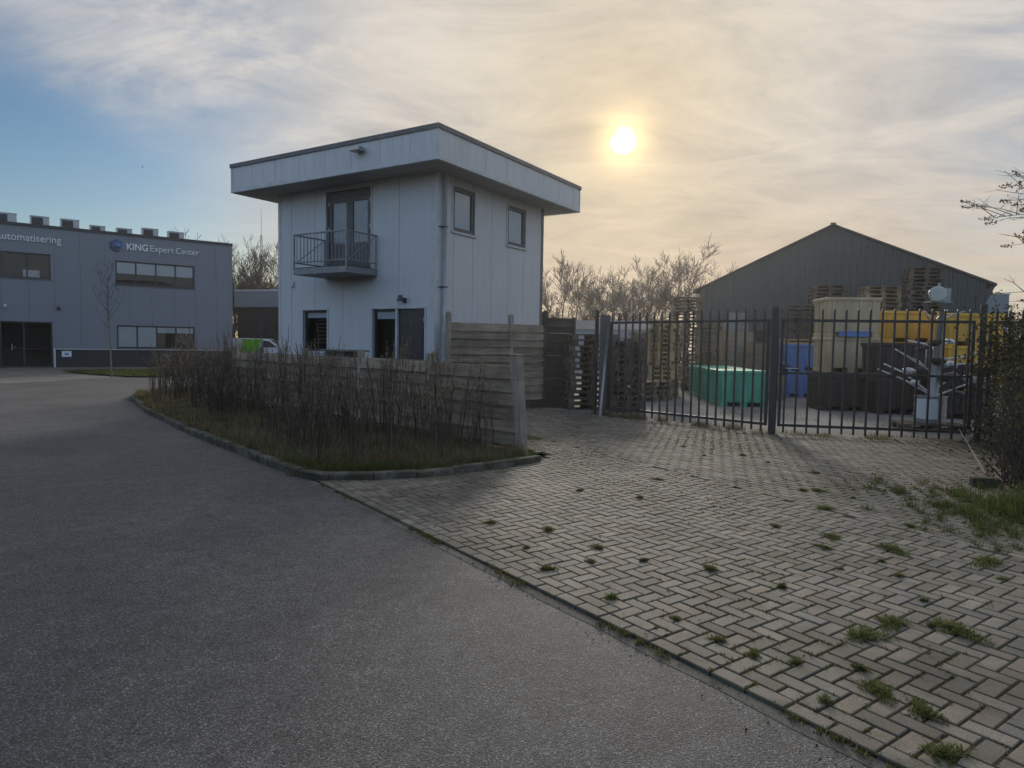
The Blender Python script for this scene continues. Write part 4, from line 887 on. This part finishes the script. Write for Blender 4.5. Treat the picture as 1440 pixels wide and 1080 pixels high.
# radio mast
P=dp(368,470,100); o=empty('radio_mast',(P.x,P.y,0),0,'thin radio mast rising behind the bare trees','mast')
m=MB()
for k in range(3): a=2.09*k; m.tube([(.7*math.cos(a),.7*math.sin(a),0),(.2*math.cos(a),.2*math.sin(a),27)],.06,4)
for j in range(22):
    z=j*1.2; r=.7-.5*z/27; r2=.7-.5*(z+1.2)/27
    for k in range(3): a=2.09*k; b=a+2.09; m.tube([(r*math.cos(a),r*math.sin(a),z),(r2*math.cos(b),r2*math.sin(b),z+1.2)],.03,3)
m.build('lattice',M['galv'],o); m=MB(); m.tube([(0,0,26),(0,0,33)],[.07,.04],5); m.build('aerial',M['galv'],o); o.scale=(.62,.62,.62)

# ------------------------------------------------------------------ dead stalks in the bed
def stalk_proto(seed,h,n):
    rng=random.Random(seed); sm,pm=MB(),MB()
    for i in range(n):
        a=rng.uniform(0,6.28); r=rng.uniform(0,.16); b=Vector((r*math.cos(a),r*math.sin(a),0)); hh=h*rng.uniform(.62,1.)
        ln=rng.uniform(.02,.24); a+=rng.gauss(0,.5); kx,ky=rng.gauss(0,.03),rng.gauss(0,.03)
        pts=[b,b+Vector((math.cos(a)*ln*.25+kx,math.sin(a)*ln*.25+ky,hh*.35)),b+Vector((math.cos(a)*ln*.6-kx,math.sin(a)*ln*.6-ky,hh*.7)),b+Vector((math.cos(a)*ln,math.sin(a)*ln,hh))]
        sm.tube(pts,[.0085,.0072,.006,.004],4,cap=False)
        for j in range(rng.randint(1,3)):
            t=rng.uniform(.3,.9); q=pts[1].lerp(pts[3],t); c=rng.uniform(0,6.28); l=rng.uniform(.08,.26); e=q+Vector((math.cos(c)*l*.5,math.sin(c)*l*.5,l)); sm.tube([q,q.lerp(e,.5)+Vector((0,0,-.01)),e],[.0035,.003,.002],3,cap=False)
            if rng.random()<.55: plume(pm,q.lerp(e,.55),e,rng,.5)
        if rng.random()<.85: plume(pm,pts[2].lerp(pts[3],.45),pts[3]+(pts[3]-pts[2])*.12,rng,1.)
    sm.add(pm.v,pm.f,1); s=sm.build('dead_stalk_plant',[M['stalk'],M['plume']]); return s
def plume(pm,a,b,rng,k):
    n=int(44*k); d=b-a
    for i in range(n):
        t=rng.random(); w=.026*k*(1-t*.6)+.004; c=rng.uniform(0,6.28); p=a+d*t+Vector((math.cos(c)*w,math.sin(c)*w,0))*rng.random()
        s=rng.uniform(.006,.014); u=Vector((rng.gauss(0,1),rng.gauss(0,1),rng.gauss(0,1))).normalized()*s; v=Vector((rng.gauss(0,1),rng.gauss(0,1),rng.gauss(0,1.5)+1)).normalized()*s*1.7
        pm.add([p-u,p+v*.3-u*.2,p+v,p+u],[(0,1,2,3)])
SP=[stalk_proto(50+i,h,n) for i,(h,n) in enumerate(((1.5,6),(1.65,5),(1.35,6),(1.2,5),(1.8,6),(.95,5)))]
TW=[]
def tangle_proto(seed):                           # leafless twiggy shrub, dense and dark
    rng=random.Random(seed); cm=MB()
    for i in range(16):
        a=rng.uniform(0,6.28); d=Vector((math.cos(a)*.5,math.sin(a)*.5,1)).normalized(); p=Vector((rng.gauss(0,.07),rng.gauss(0,.07),0)); l=rng.uniform(.7,1.25)
        q=p
        pts=[p]
        for k in range(4): d=(d+Vector((rng.gauss(0,.18),rng.gauss(0,.18),rng.gauss(0,.1)))).normalized(); q=q+d*l/4; pts.append(q)
        cm.tube(pts,[.007,.006,.005,.004,.0025],4,cap=False)
        for k in range(14):
            t=rng.uniform(.8,4); i0=min(3,int(t)); b=pts[i0].lerp(pts[i0+1],t-i0); e=Vector((rng.gauss(0,.6),rng.gauss(0,.6),rng.uniform(.1,1))).normalized()*rng.uniform(.12,.38)
            f_=b+e; cm.tube([b,b+e*.5,f_],[.004,.003,.002],3,cap=False)
            if rng.random()<.6: cm.tube([b+e*.5,b+e*.5+Vector((rng.gauss(0,.08),rng.gauss(0,.08),rng.uniform(.02,.12)))],[.003,.002],3,cap=False)
    return cm.build('twiggy_shrub',M['twigdk'])
TW=[tangle_proto(70+i) for i in range(3)]
first=set()
def put(plist,k,x,y,z,s,rz,label,cat,group):
    o=plist[k]
    if o in first: o=copy_tree(o)
    else: first.add(o)
    o.location=(x,y,z); o.rotation_euler=(random.gauss(0,.04),random.gauss(0,.04),rz); o.scale=(s,s,s*random.uniform(.9,1.1)); tag(o,label,cat,group)
def fence_dist(p): q=Vector(p)-FA; n=Vector((-FD.y,FD.x)); return abs(q.dot(n)),q.dot(FD)
cand=[p for p in scatter(bed_in,900)]; cnt=0; placed=[]
for p in cand:
    d,al=fence_dist(p); v=Vector(p)
    edge=min((v-k).length for k in ks)
    if edge<.36 or d<.18 or any((v-Vector(q)).length<.33 for q in placed): continue
    if v.y<9.4 and random.random()<.2: continue
    placed.append(p)
    if len(placed)>=112: break
for p in scatter(bed_in,4000):
    d,al=fence_dist(p); v=Vector(p)
    if not(.25<al<2.6) or d<.15 or min((v-k).length for k in ks)<.3 or any((v-Vector(q)).length<.26 for q in placed): continue
    placed.append(p)
    if len(placed)>=124: break
for p in placed:
    d,al=fence_dist(p); far=p[1]>14
    edge=min((Vector(p)-k).length for k in ks)
    near_fence=d<1.3
    tall=random.random()<(.75 if near_fence else .4)
    k=random.choice((0,1,4)) if tall else random.choice((2,3,5))
    if al<1.1: k=random.choice((2,3,0))
    s=1. if edge>.9 else .82
    put(SP,k,p[0],p[1],.1,s*random.uniform(.85,1.1),random.uniform(0,6.28),'dried plumed stalk plant growing in the planting bed before the low fence','dead plant','dried stalk plants in the bed')
n=0
for p in scatter(bed_in,600):
    d,al=fence_dist(p); edge=min((Vector(p)-k).length for k in ks)
    if edge<.9 or d<.3 or al<3.4: continue
    put(TW,n%3,p[0],p[1],.1,random.uniform(.75,1.1),random.uniform(0,6.28),'low dark leafless twig shrub tangled among the dried stalks','shrub','twig shrubs in the bed'); n+=1
    if n>=9: break
# broken pale stick in the bed
m=MB(); P=gp(592,590,.35); m.tube([(0,0,-.2),(.03,.0,.02),(.18,.02,.1),(.34,.03,.15)],[.012,.011,.009,.006],6); m.tube([(.14,.02,.08),(.2,.0,.03)],[.006,.004],5); tag(m.build('branch',M['barkpale'],None,P),'pale broken branch lying across the stalks in the bed','branch')

# ------------------------------------------------------------------ weeds on the pavers, grass at gate and right edge
def weed_proto(seed,n,h,r,mat):
    rng=random.Random(seed); m=MB(); hubs=[(0,0)]
    for i in range(n*2):
        hx,hy=rng.choice(hubs); q=r*rng.random()**.7; a=rng.uniform(0,6.28); q*=.7+.3*math.sin(a*3+seed); x,y=q*math.cos(a)*1.2,q*math.sin(a)*.75
        g=h*rng.uniform(.25,1.)*math.exp(-(q/(r*.75))**2)
        blade(m,x,y,0,g+.004,rng.uniform(.002,.0045),g*rng.uniform(.3,1.6)+.006,rng.uniform(0,6.28))
    return m.build('weed_tuft',M[mat])
WP=[weed_proto(1,130,.04,.075,'weed'),weed_proto(2,230,.036,.13,'weed'),weed_proto(3,90,.034,.06,'lush'),weed_proto(4,360,.042,.20,'weed')]
wl=[(1160,715,3),(1150,690,1),(1145,665,1),(1170,755,3),(1160,770,1),(1100,825,2),(1250,772,3),(1215,895,3),(1255,875,3),(1235,970,3),(1060,920,1),(1210,940,2),(1340,885,3),(1310,880,2),(1180,800,0),(905,788,2),(998,800,0),(1090,740,0),(925,675,1),(900,700,0),(1240,790,2),(1265,810,0),(1390,790,3),(1410,815,1),(1330,1060,1),(1120,930,0),(1010,900,0),(860,840,0),(815,690,0),(770,745,0),(840,770,0),(1200,700,0),(1080,650,1),(1045,640,1),(990,640,0),(960,628,0),(1280,740,0),(1300,845,2),(1130,690,0),(1360,705,1),(1350,720,3),(1385,745,3),(1300,1000,1),(1160,985,0),(740,770,0),(770,800,0),(830,790,0),(950,870,0),(690,735,0)]
for px,py,k in wl:
    P=gp(px,py,.02); put(WP,k,P.x,P.y,.015,random.uniform(.55,1.05),random.uniform(0,3.1),'small green weed tuft in the joints of the brick paving','weed','weed tufts in the paving')
m=MB()
def strip(mb,A,B,w,n,h,dens=.0):
    for i in range(n):
        t=random.random(); p=A.lerp(B,t)+Vector((random.gauss(0,w),random.gauss(0,w)))
        c=mnoise.noise(Vector((p.x*2.2,p.y*2.2,3)))
        if c<dens: continue
        blade(mb,p.x,p.y,.01,h*random.uniform(.3,1.)*(1+c),.0035,random.uniform(.01,.08),random.uniform(0,6.28))
strip(m,GL+Vector((-.2,.1)),GM,.13,4600,.13); strip(m,GM,GR+Vector((.6,0)),.2,3200,.07,.05); strip(m,Vector((-1.1,14.9)),Vector((.7,17.)),.15,1200,.1)
strip(m,Vector((5.2,17)),Vector((9,14)),.5,900,.09,.1)
tag(m.build('gate_grass',M['grass']),kind='stuff')
m=MB()
for k in range(9000):
    t=random.random(); c=Vector((4.75,4.4)).lerp(Vector((5.9,7.4)),t); p=c+Vector((abs(random.gauss(0,.45))-.12,random.gauss(0,.1)))
    blade(m,p.x,p.y,.01,random.uniform(.05,.24)*(.6+.5*mnoise.noise(Vector((p.x*2,p.y*2,9)))),.004,random.uniform(.02,.14),random.uniform(0,6.28))
for k in range(3500):
    p=Vector((random.gauss(5.35,.25),random.gauss(6.3,.35)))
    blade(m,p.x,p.y,.01,random.uniform(.1,.32),.004,random.uniform(.02,.2),random.uniform(0,6.28))
for k in range(260):
    x=random.gauss(4.85,.45); y=random.gauss(6.1,.9); g_=random.uniform(.5,1.2)
    for k_ in range(45):
        a_=random.uniform(0,6.28); r_=abs(random.gauss(0,.05)); blade(m,x+r_*math.cos(a_),y+r_*math.sin(a_),.015,random.uniform(.015,.10)*g_,.0035,random.uniform(.02,.09)*g_,a_+random.gauss(0,.5))
tag(m.build('edge_grass',M['lush']),kind='stuff')
m=MB()
for k in range(1500):
    if random.random()<.5: p=Vector((random.gauss(7,.9),random.gauss(10.6,.8)))
    else: x,y=next(scatter(dpoly,1)); p=Vector((x,y))
    s=random.uniform(.006,.02); a=random.uniform(0,6.28); z=.024+undul(p.x,p.y)+random.uniform(0,.006)
    u=Vector((math.cos(a)*s,math.sin(a)*s,random.uniform(-.3,.5)*s)); w=Vector((-math.sin(a)*s*.5,math.cos(a)*s*.5,0)); b=Vector((p.x,p.y,z))
    m.add([b-u,b-w,b+u,b+w],[(0,1,2,3)])
for k in range(900):
    t=random.uniform(0,12.4); p=EO+E1*t-E2*abs(random.gauss(.04,.10)); s=random.uniform(.003,.011); a=random.uniform(0,6.28); b=Vector((p.x,p.y,.006+random.uniform(0,.004)))
    u=Vector((math.cos(a)*s,math.sin(a)*s,.3*s)); w=Vector((-math.sin(a)*s*.6,math.cos(a)*s*.6,0)); m.add([b-u,b-w,b+u,b+w],[(0,1,2,3)])
tag(m.build('leaf_litter',M['litter']),kind='stuff')
# stick and block on the right
m=MB(); P=gp(1347,622); Q=gp(1386,672); m.tube([(P.x,P.y,.25),((P.x+Q.x)/2,(P.y+Q.y)/2,.15),(Q.x,Q.y,.05)],[.008,.011,.013],6); tag(m.build('branch',M['barkpale']),'long pale stick leaning out of the ivy onto the paving','branch')
P=gp(1385,686); m=MB(); m.box(-.15,.15,-.07,.07,0,.10); tag(m.build('concrete_block',M['stone'],None,(P.x,P.y,.02),R(-15),bevel=.02),'mossy concrete block lying at the foot of the ivy bush','block')

# ------------------------------------------------------------------ ivy bush on the right, and the tall shrub above it
def leafq(mb,p,s,rng,mi=0,down=.3):
    n=Vector((rng.gauss(0,1),rng.gauss(0,1)-.4,rng.gauss(0,.7)+.3)).normalized(); a=Vector((rng.gauss(0,1),rng.gauss(0,1),rng.gauss(0,1)-down)); u=n.cross(a).normalized(); v=n.cross(u)
    mb.add([p-u*s*.1,p+v*s*.45-u*s*.45,p+v*s*1.1,p+v*s*.45+u*s*.45],[(0,1,2,3)],mi)
def ivy(name,line,hmax,wid,n,label,seed,s=.045):
    rng=random.Random(seed); o=empty(name,(line[0].x,line[0].y,0),0,label,'bush'); base=line[0]; fm,sm=MB(),MB()
    L_=[(b-a).length for a,b in zip(line,line[1:])]; tot=sum(L_)
    def at(t):
        t*=tot
        for (a,b),l in zip(zip(line,line[1:]),L_):
            if t<=l: return a.lerp(b,t/l)
            t-=l
        return line[-1]
    cl=[]
    for k in range(int(tot*26)):
        t=rng.random(); c=at(t); h=hmax(t)*(1+.12*math.sin(t*23)+.08*math.sin(t*51)); z=h*rng.random()**.75
        rr=wid*(.55+.45*math.sin(min(1,z/h)*2.6+.3)); cl.append((Vector((c.x-base.x+rng.gauss(0,rr*.5),c.y-base.y+rng.gauss(0,rr*.5),max(.05,z))),rng.uniform(.10,.24)))
    per=max(1,n//len(cl))
    for c,r in cl:
        for j in range(per):
            p=c+Vector((rng.gauss(0,r),rng.gauss(0,r),rng.gauss(0,r*.8)))
            if p.z>0: leafq(fm,p,s*rng.uniform(.6,1.35),rng)
    for k in range(int(tot*(70 if n<6000 else 22))):
        c=at(rng.random()); z=rng.uniform(.3,1)*hmax(.5); b=Vector((c.x-base.x+rng.gauss(0,wid*.5),c.y-base.y+rng.gauss(0,wid*.5),0)); e=b+Vector((rng.gauss(0,.2),rng.gauss(0,.2),z))
        sm.tube([b,b.lerp(e,.5)+Vector((rng.gauss(0,.08),rng.gauss(0,.08),0)),e],[.012,.009,.005],4,cap=False)
        for j in range(3):
            q=b.lerp(e,rng.uniform(.4,1)); sm.tube([q,q+Vector((rng.gauss(0,.2),rng.gauss(0,.2),rng.uniform(.0,.3)))],[.005,.002],3,cap=False)
    fm.build('foliage',M['ivy'],o); sm.build('stem',M['twigdk'],o); return o
ivy('ivy_bush',[Vector((8.25,11.6)),Vector((8.2,10.6)),Vector((7.7,9.6))],lambda t:2.0-.45*t,.42,17000,'dense dark ivy bush swallowing the right end of the gate',5)
ivy('ivy_bush',[Vector((9.6,12.3)),Vector((9.9,11.)),Vector((9.3,9.4))],lambda t:2.35,.5,12000,'taller dark ivy mass on the fence behind the picket gate end',6,.055)
ivy('bramble_bush',[Vector((7.3,9.4)),Vector((6.5,8.4)),Vector((5.9,7.6))],lambda t:1.5-.35*t,.36,5200,'thinner straggly bush with bare stems in front of the ivy',7,.035)
sh=empty('tall_shrub',(8.38,9.3,0),0,'tall arching bare shrub with dried flower heads overhanging the picture edge','shrub')
rng=random.Random(17); sm,pm=MB(),MB()
for i in range(20):
    a=rng.uniform(1.9,4.4) if i<14 else rng.uniform(0,6.28); l=rng.uniform(.5,1.6); h=rng.uniform(2.3,4.1)
    b=Vector((rng.gauss(0,.15),rng.gauss(0,.15),0)); d=Vector((math.cos(a),math.sin(a)*.7,0))
    pts=[b,b+d*l*.2+Vector((0,0,h*.45)),b+d*l*.5+Vector((0,0,h*.8)),b+d*l*.85+Vector((0,0,h*.97)),b+d*l*1.15+Vector((0,0,h*.96))]; sm.tube(pts,[.02,.015,.009,.005,.0025],5,cap=False)
    tips=[(pts[3],pts[4])]
    for j in range(9):
        t=rng.uniform(1.2,3.8); i0=int(t); q=pts[i0].lerp(pts[i0+1],t-i0); e=(d*rng.uniform(.2,.9)+Vector((rng.gauss(0,.35),rng.gauss(0,.35),rng.uniform(-.05,.6)))).normalized()*rng.uniform(.25,.7)
        m1=q+e*.5+Vector((0,0,.03)); f_=q+e; sm.tube([q,m1,f_],[.006,.004,.002],4,cap=False); tips.append((m1,f_))
        for w in range(2): g_=m1+Vector((rng.gauss(0,.15),rng.gauss(0,.15),rng.uniform(-.05,.2))); sm.tube([m1,g_],[.003,.0015],3,cap=False)
    for u,v_ in tips:
        if rng.random()<.55:
            dd=(v_-u).normalized()
            for w in range(34):
                t=rng.random(); c=v_+dd*(t*.17-.06)+Vector((rng.gauss(0,.018),rng.gauss(0,.018),rng.gauss(0,.018)))*(1.2-t); leafq(pm,c,.026,rng)
sm.build('stem',M['twigdk'],sh); pm.build('flower_head',M['stalk'],sh)

# hedge added out of view so that the window panes mirror something dark
rng=random.Random(77); m=MB(); sm=MB()
for k in range(15000):
    x=rng.uniform(-76,45); z=6.2*rng.random()**.7*(1+.12*math.sin(x*.5)+.08*math.sin(x*1.7)); y=-19 if x>-58 else -19+(-58-x)*2.4; p=Vector((x-(y+19)*.12,y+rng.gauss(0,.9)+.8*math.sin(x*.3),z)); leafq(m,p,rng.uniform(.45,.95),rng)
for k in range(7000):
    x=rng.uniform(-78,-56); y=-19+(-58-x)*2.4; z=6.4*rng.random()**.8*(1+.12*math.sin(x*1.5)); leafq(m,Vector((x-(y+19)*.12+rng.gauss(0,.8),y+rng.gauss(0,1.2),z)),rng.uniform(.9,1.5),rng)
for k in range(6000):
    x=rng.uniform(-56,45); leafq(m,Vector((x,-19.6+rng.gauss(0,.5),5.4*rng.random())),rng.uniform(.8,1.3),rng)
for k in range(50): x=-56+k*2.; sm.tube([(x,-19,0),(x+.2,-19,3),(x+.1,-19.1,5)],[.14,.1,.04],6)
hr=empty('mirror_hedge',(0,0,0),0,'unseen dark hedge added behind the viewpoint for the window panes to mirror','hedge'); m.build('foliage',M['ivy'],hr); sm.build('stem',M['bark'],hr)

# small bird in the sky
P=dp(200,235,95); m=MB(); m.tube([(-.12,0,0),(-.04,0,.01),(.06,0,.0),(.14,0,-.01)],[.01,.04,.035,.005],6); m.add([(0,0,.01),(.06,.0,.01),(-.02,.28,.14),(-.06,.26,.13)],[(0,1,2,3)]); m.add([(0,0,.01),(.06,0,.01),(-.02,-.28,.14),(-.06,-.26,.13)],[(0,1,2,3)])
tag(m.build('bird',M['framedk'],None,P,R(40)),'tiny dark bird flying in the blue sky above the office','bird')

# thin scattering air volume, added to stand in for lens glare near the sun
m=MB(); m.box(-290,290,-50,310,-1.1,21.6); hz=m.build('glare_haze',[]); tag(hz,kind='stuff')
hm=bpy.data.materials.new('glare_air'); hm.use_nodes=True; nt=hm.node_tree; nt.nodes.clear(); o=nt.nodes.new('ShaderNodeOutputMaterial'); vv=nt.nodes.new('ShaderNodeVolumePrincipled')
vv.inputs['Density'].default_value=.00075; vv.inputs['Anisotropy'].default_value=.7; vv.inputs['Color'].default_value=(.9,.9,.9,1); nt.links.new(vv.outputs[0],o.inputs['Volume']); hz.data.materials.append(hm)

# ------------------------------------------------------------------ sky, sun, camera
sd_=ray(876,197).normalized(); SE=math.asin(sd_.z); SA=math.atan2(sd_.x,sd_.y)
W_=bpy.data.worlds.new('World'); S.world=W_; W_.use_nodes=True; nt=W_.node_tree; bg=nt.nodes['Background']; BG=.15; bg.inputs[1].default_value=BG
sky=nt.nodes.new('ShaderNodeTexSky'); sky.sky_type='NISHITA'; sky.sun_disc=False; sky.sun_elevation=SE; sky.sun_rotation=SA; sky.air_density=1.; sky.dust_density=.6; sky.ozone_density=2.
D=nt.nodes.new('ShaderNodeTexCoord').outputs['Generated']
def vm(op,a,b=None):
    n=nt.nodes.new('ShaderNodeVectorMath'); n.operation=op
    for i,v in enumerate((a,b)):
        if v is None: continue
        if isinstance(v,bpy.types.NodeSocket): nt.links.new(v,n.inputs[i])
        else: n.inputs[i].default_value=v
    return n.outputs['Value'] if op=='DOT_PRODUCT' else n.outputs[0]
def mt(op,a,b=None,c=None):
    n=nt.nodes.new('ShaderNodeMath'); n.operation=op
    for i,v in enumerate((a,b,c)):
        if v is None: continue
        if isinstance(v,bpy.types.NodeSocket): nt.links.new(v,n.inputs[i])
        else: n.inputs[i].default_value=v
    return n.outputs[0]
def sstep(x,a,b):
    n=nt.nodes.new('ShaderNodeMapRange'); n.interpolation_type='SMOOTHSTEP'; nt.links.new(x,n.inputs[0]); n.inputs[1].default_value=a; n.inputs[2].default_value=b; return n.outputs[0]
sep=nt.nodes.new('ShaderNodeSeparateXYZ'); nt.links.new(D,sep.inputs[0]); dz=sep.outputs[2]
den=mt('ADD',mt('MAXIMUM',dz,0.),.16); inv=mt('DIVIDE',1.,den)
sc=nt.nodes.new('ShaderNodeVectorMath'); sc.operation='SCALE'; nt.links.new(D,sc.inputs[0]); nt.links.new(inv,sc.inputs[3]); UV=sc.outputs[0]
rot=nt.nodes.new('ShaderNodeMapping'); rot.inputs['Rotation'].default_value=(0,0,R(-38)); rot.inputs['Scale'].default_value=(.7,1.25,1.); nt.links.new(UV,rot.inputs[0]); UVs=rot.outputs[0]
n1=noise(nt,UVs,.9,9,.58,None,.7); n2=noise(nt,UVs,2.2,10,.62,None,.9); n3=noise(nt,UV,1.1,6,.55,None,.5); n4=noise(nt,UVs,6.,6,.65,None,.6)
nrm=ray(-40,30).cross(ray(450,262)).normalized(); nrm=nrm if nrm.dot(ray(900,100))>0 else -nrm
side=mt('ADD',vm('DOT_PRODUCT',D,tuple(nrm)),mt('MULTIPLY',mt('SUBTRACT',n1,.5),.42))
cov=mt('MULTIPLY',sstep(side,-.10,.13),mt('MULTIPLY_ADD',sstep(n2,.32,.60),.45,.55)); cs=vm('DOT_PRODUCT',D,tuple(sd_)); cov=mt('MULTIPLY',cov,sstep(cs,-.35,.2)); cov=mt('MAXIMUM',cov,sstep(cs,.80,.95)); cov=mt('MINIMUM',cov,1.)
cp=mt('MAXIMUM',cs,0.)
g1=mt('POWER',cp,9.); g2=mt('POWER',cp,60.); g3=mt('POWER',cp,2200.)
low=mt('SUBTRACT',1.,sstep(dz,.0,.30))
k=1/BG
C=lambda r,g,b: (r*k,g*k,b*k)
tx=mt('ADD',mt('MULTIPLY',n2,.5),mt('ADD',mt('MULTIPLY',n3,.35),mt('MULTIPLY',n4,.15)))
tw=sstep(tx,.34,.64)
cloud=mixc(nt,tw,C(.42,.45,.50),C(.68,.66,.64))
cloud=mixc(nt,mt('MULTIPLY',g1,.75),cloud,mixc(nt,tw,C(.47,.42,.37),C(.65,.56,.44)))
cloud=mixc(nt,mt('MULTIPLY',low,mt('MULTIPLY',mt('POWER',cp,4.),.85)),cloud,C(.44,.27,.10))
cloud=mixc(nt,mt('MULTIPLY',g2,.4),cloud,C(.62,.46,.20))
tex=mt('MULTIPLY_ADD',tx,.8,.6)
ts=nt.nodes.new('ShaderNodeVectorMath'); ts.operation='SCALE'; nt.links.new(cloud,ts.inputs[0]); nt.links.new(tex,ts.inputs[3]); cloud=ts.outputs[0]
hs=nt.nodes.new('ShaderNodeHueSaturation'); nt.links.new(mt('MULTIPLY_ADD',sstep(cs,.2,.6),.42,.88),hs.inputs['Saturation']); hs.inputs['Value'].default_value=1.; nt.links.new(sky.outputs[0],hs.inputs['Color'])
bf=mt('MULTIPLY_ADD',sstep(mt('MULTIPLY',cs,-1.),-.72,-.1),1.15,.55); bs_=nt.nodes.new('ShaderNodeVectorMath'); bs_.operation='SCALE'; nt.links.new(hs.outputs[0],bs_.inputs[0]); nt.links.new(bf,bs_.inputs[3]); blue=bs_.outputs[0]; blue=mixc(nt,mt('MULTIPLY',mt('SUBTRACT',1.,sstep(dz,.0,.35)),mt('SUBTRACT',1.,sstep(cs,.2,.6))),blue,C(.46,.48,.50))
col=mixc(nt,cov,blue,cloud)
add=nt.nodes.new('ShaderNodeMix'); add.data_type='RGBA'; add.blend_type='ADD'; add.inputs[0].default_value=1.; nt.links.new(col,add.inputs[6])
mod=mt('MULTIPLY_ADD',n2,1.1,.4); g4=mt('POWER',cp,260.)
ga=nt.nodes.new('ShaderNodeMix'); ga.data_type='RGBA'; ga.blend_type='ADD'; ga.inputs[0].default_value=1.
nt.links.new(mixc(nt,mt('MULTIPLY',g3,mod),(0,0,0),C(1.0,.72,.26)),ga.inputs[6]); nt.links.new(mixc(nt,mt('MULTIPLY',g4,mod),(0,0,0),C(.17,.11,.045)),ga.inputs[7]); gl=ga.outputs[2]; nt.links.new(gl,add.inputs[7])
cw=mt('MULTIPLY_ADD',mt('SUBTRACT',n4,.5),.00035,cs); disc=sstep(cw,math.cos(R(1.1)),math.cos(R(.3)))
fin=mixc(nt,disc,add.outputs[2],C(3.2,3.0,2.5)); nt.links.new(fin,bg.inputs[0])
sl_=bpy.data.lights.new('sun','SUN'); sl_.energy=2.5; sl_.angle=R(10); sl_.color=(1.,.90,.76); so=bpy.data.objects.new('sun',sl_); COL.objects.link(so); so.rotation_euler=(-sd_).to_track_quat('-Z','Y').to_euler()
cam=bpy.data.cameras.new('camera'); co=bpy.data.objects.new('camera',cam); COL.objects.link(co); S.camera=co
cam.sensor_fit='HORIZONTAL'; cam.sensor_width=36; cam.lens=36*F/1440; cam.clip_end=3000; cam.clip_start=.05
rm=Matrix((( _r2.x,_u2.x,-_f.x),(_r2.y,_u2.y,-_f.y),(_r2.z,_u2.z,-_f.z))); co.matrix_world=Matrix.Translation((0,0,EYE))@rm.to_4x4()
S.view_settings.view_transform='Standard'; S.view_settings.look='None'; S.view_settings.exposure=0.; S.view_settings.gamma=1.
S.render.engine='CYCLES'; S.cycles.use_denoising=True; S.cycles.use_adaptive_sampling=False; S.cycles.max_bounces=6; S.cycles.transparent_max_bounces=10; S.cycles.diffuse_bounces=3; S.cycles.glossy_bounces=3; S.cycles.volume_bounces=0; S.cycles.caustics_reflective=False; S.cycles.caustics_refractive=False
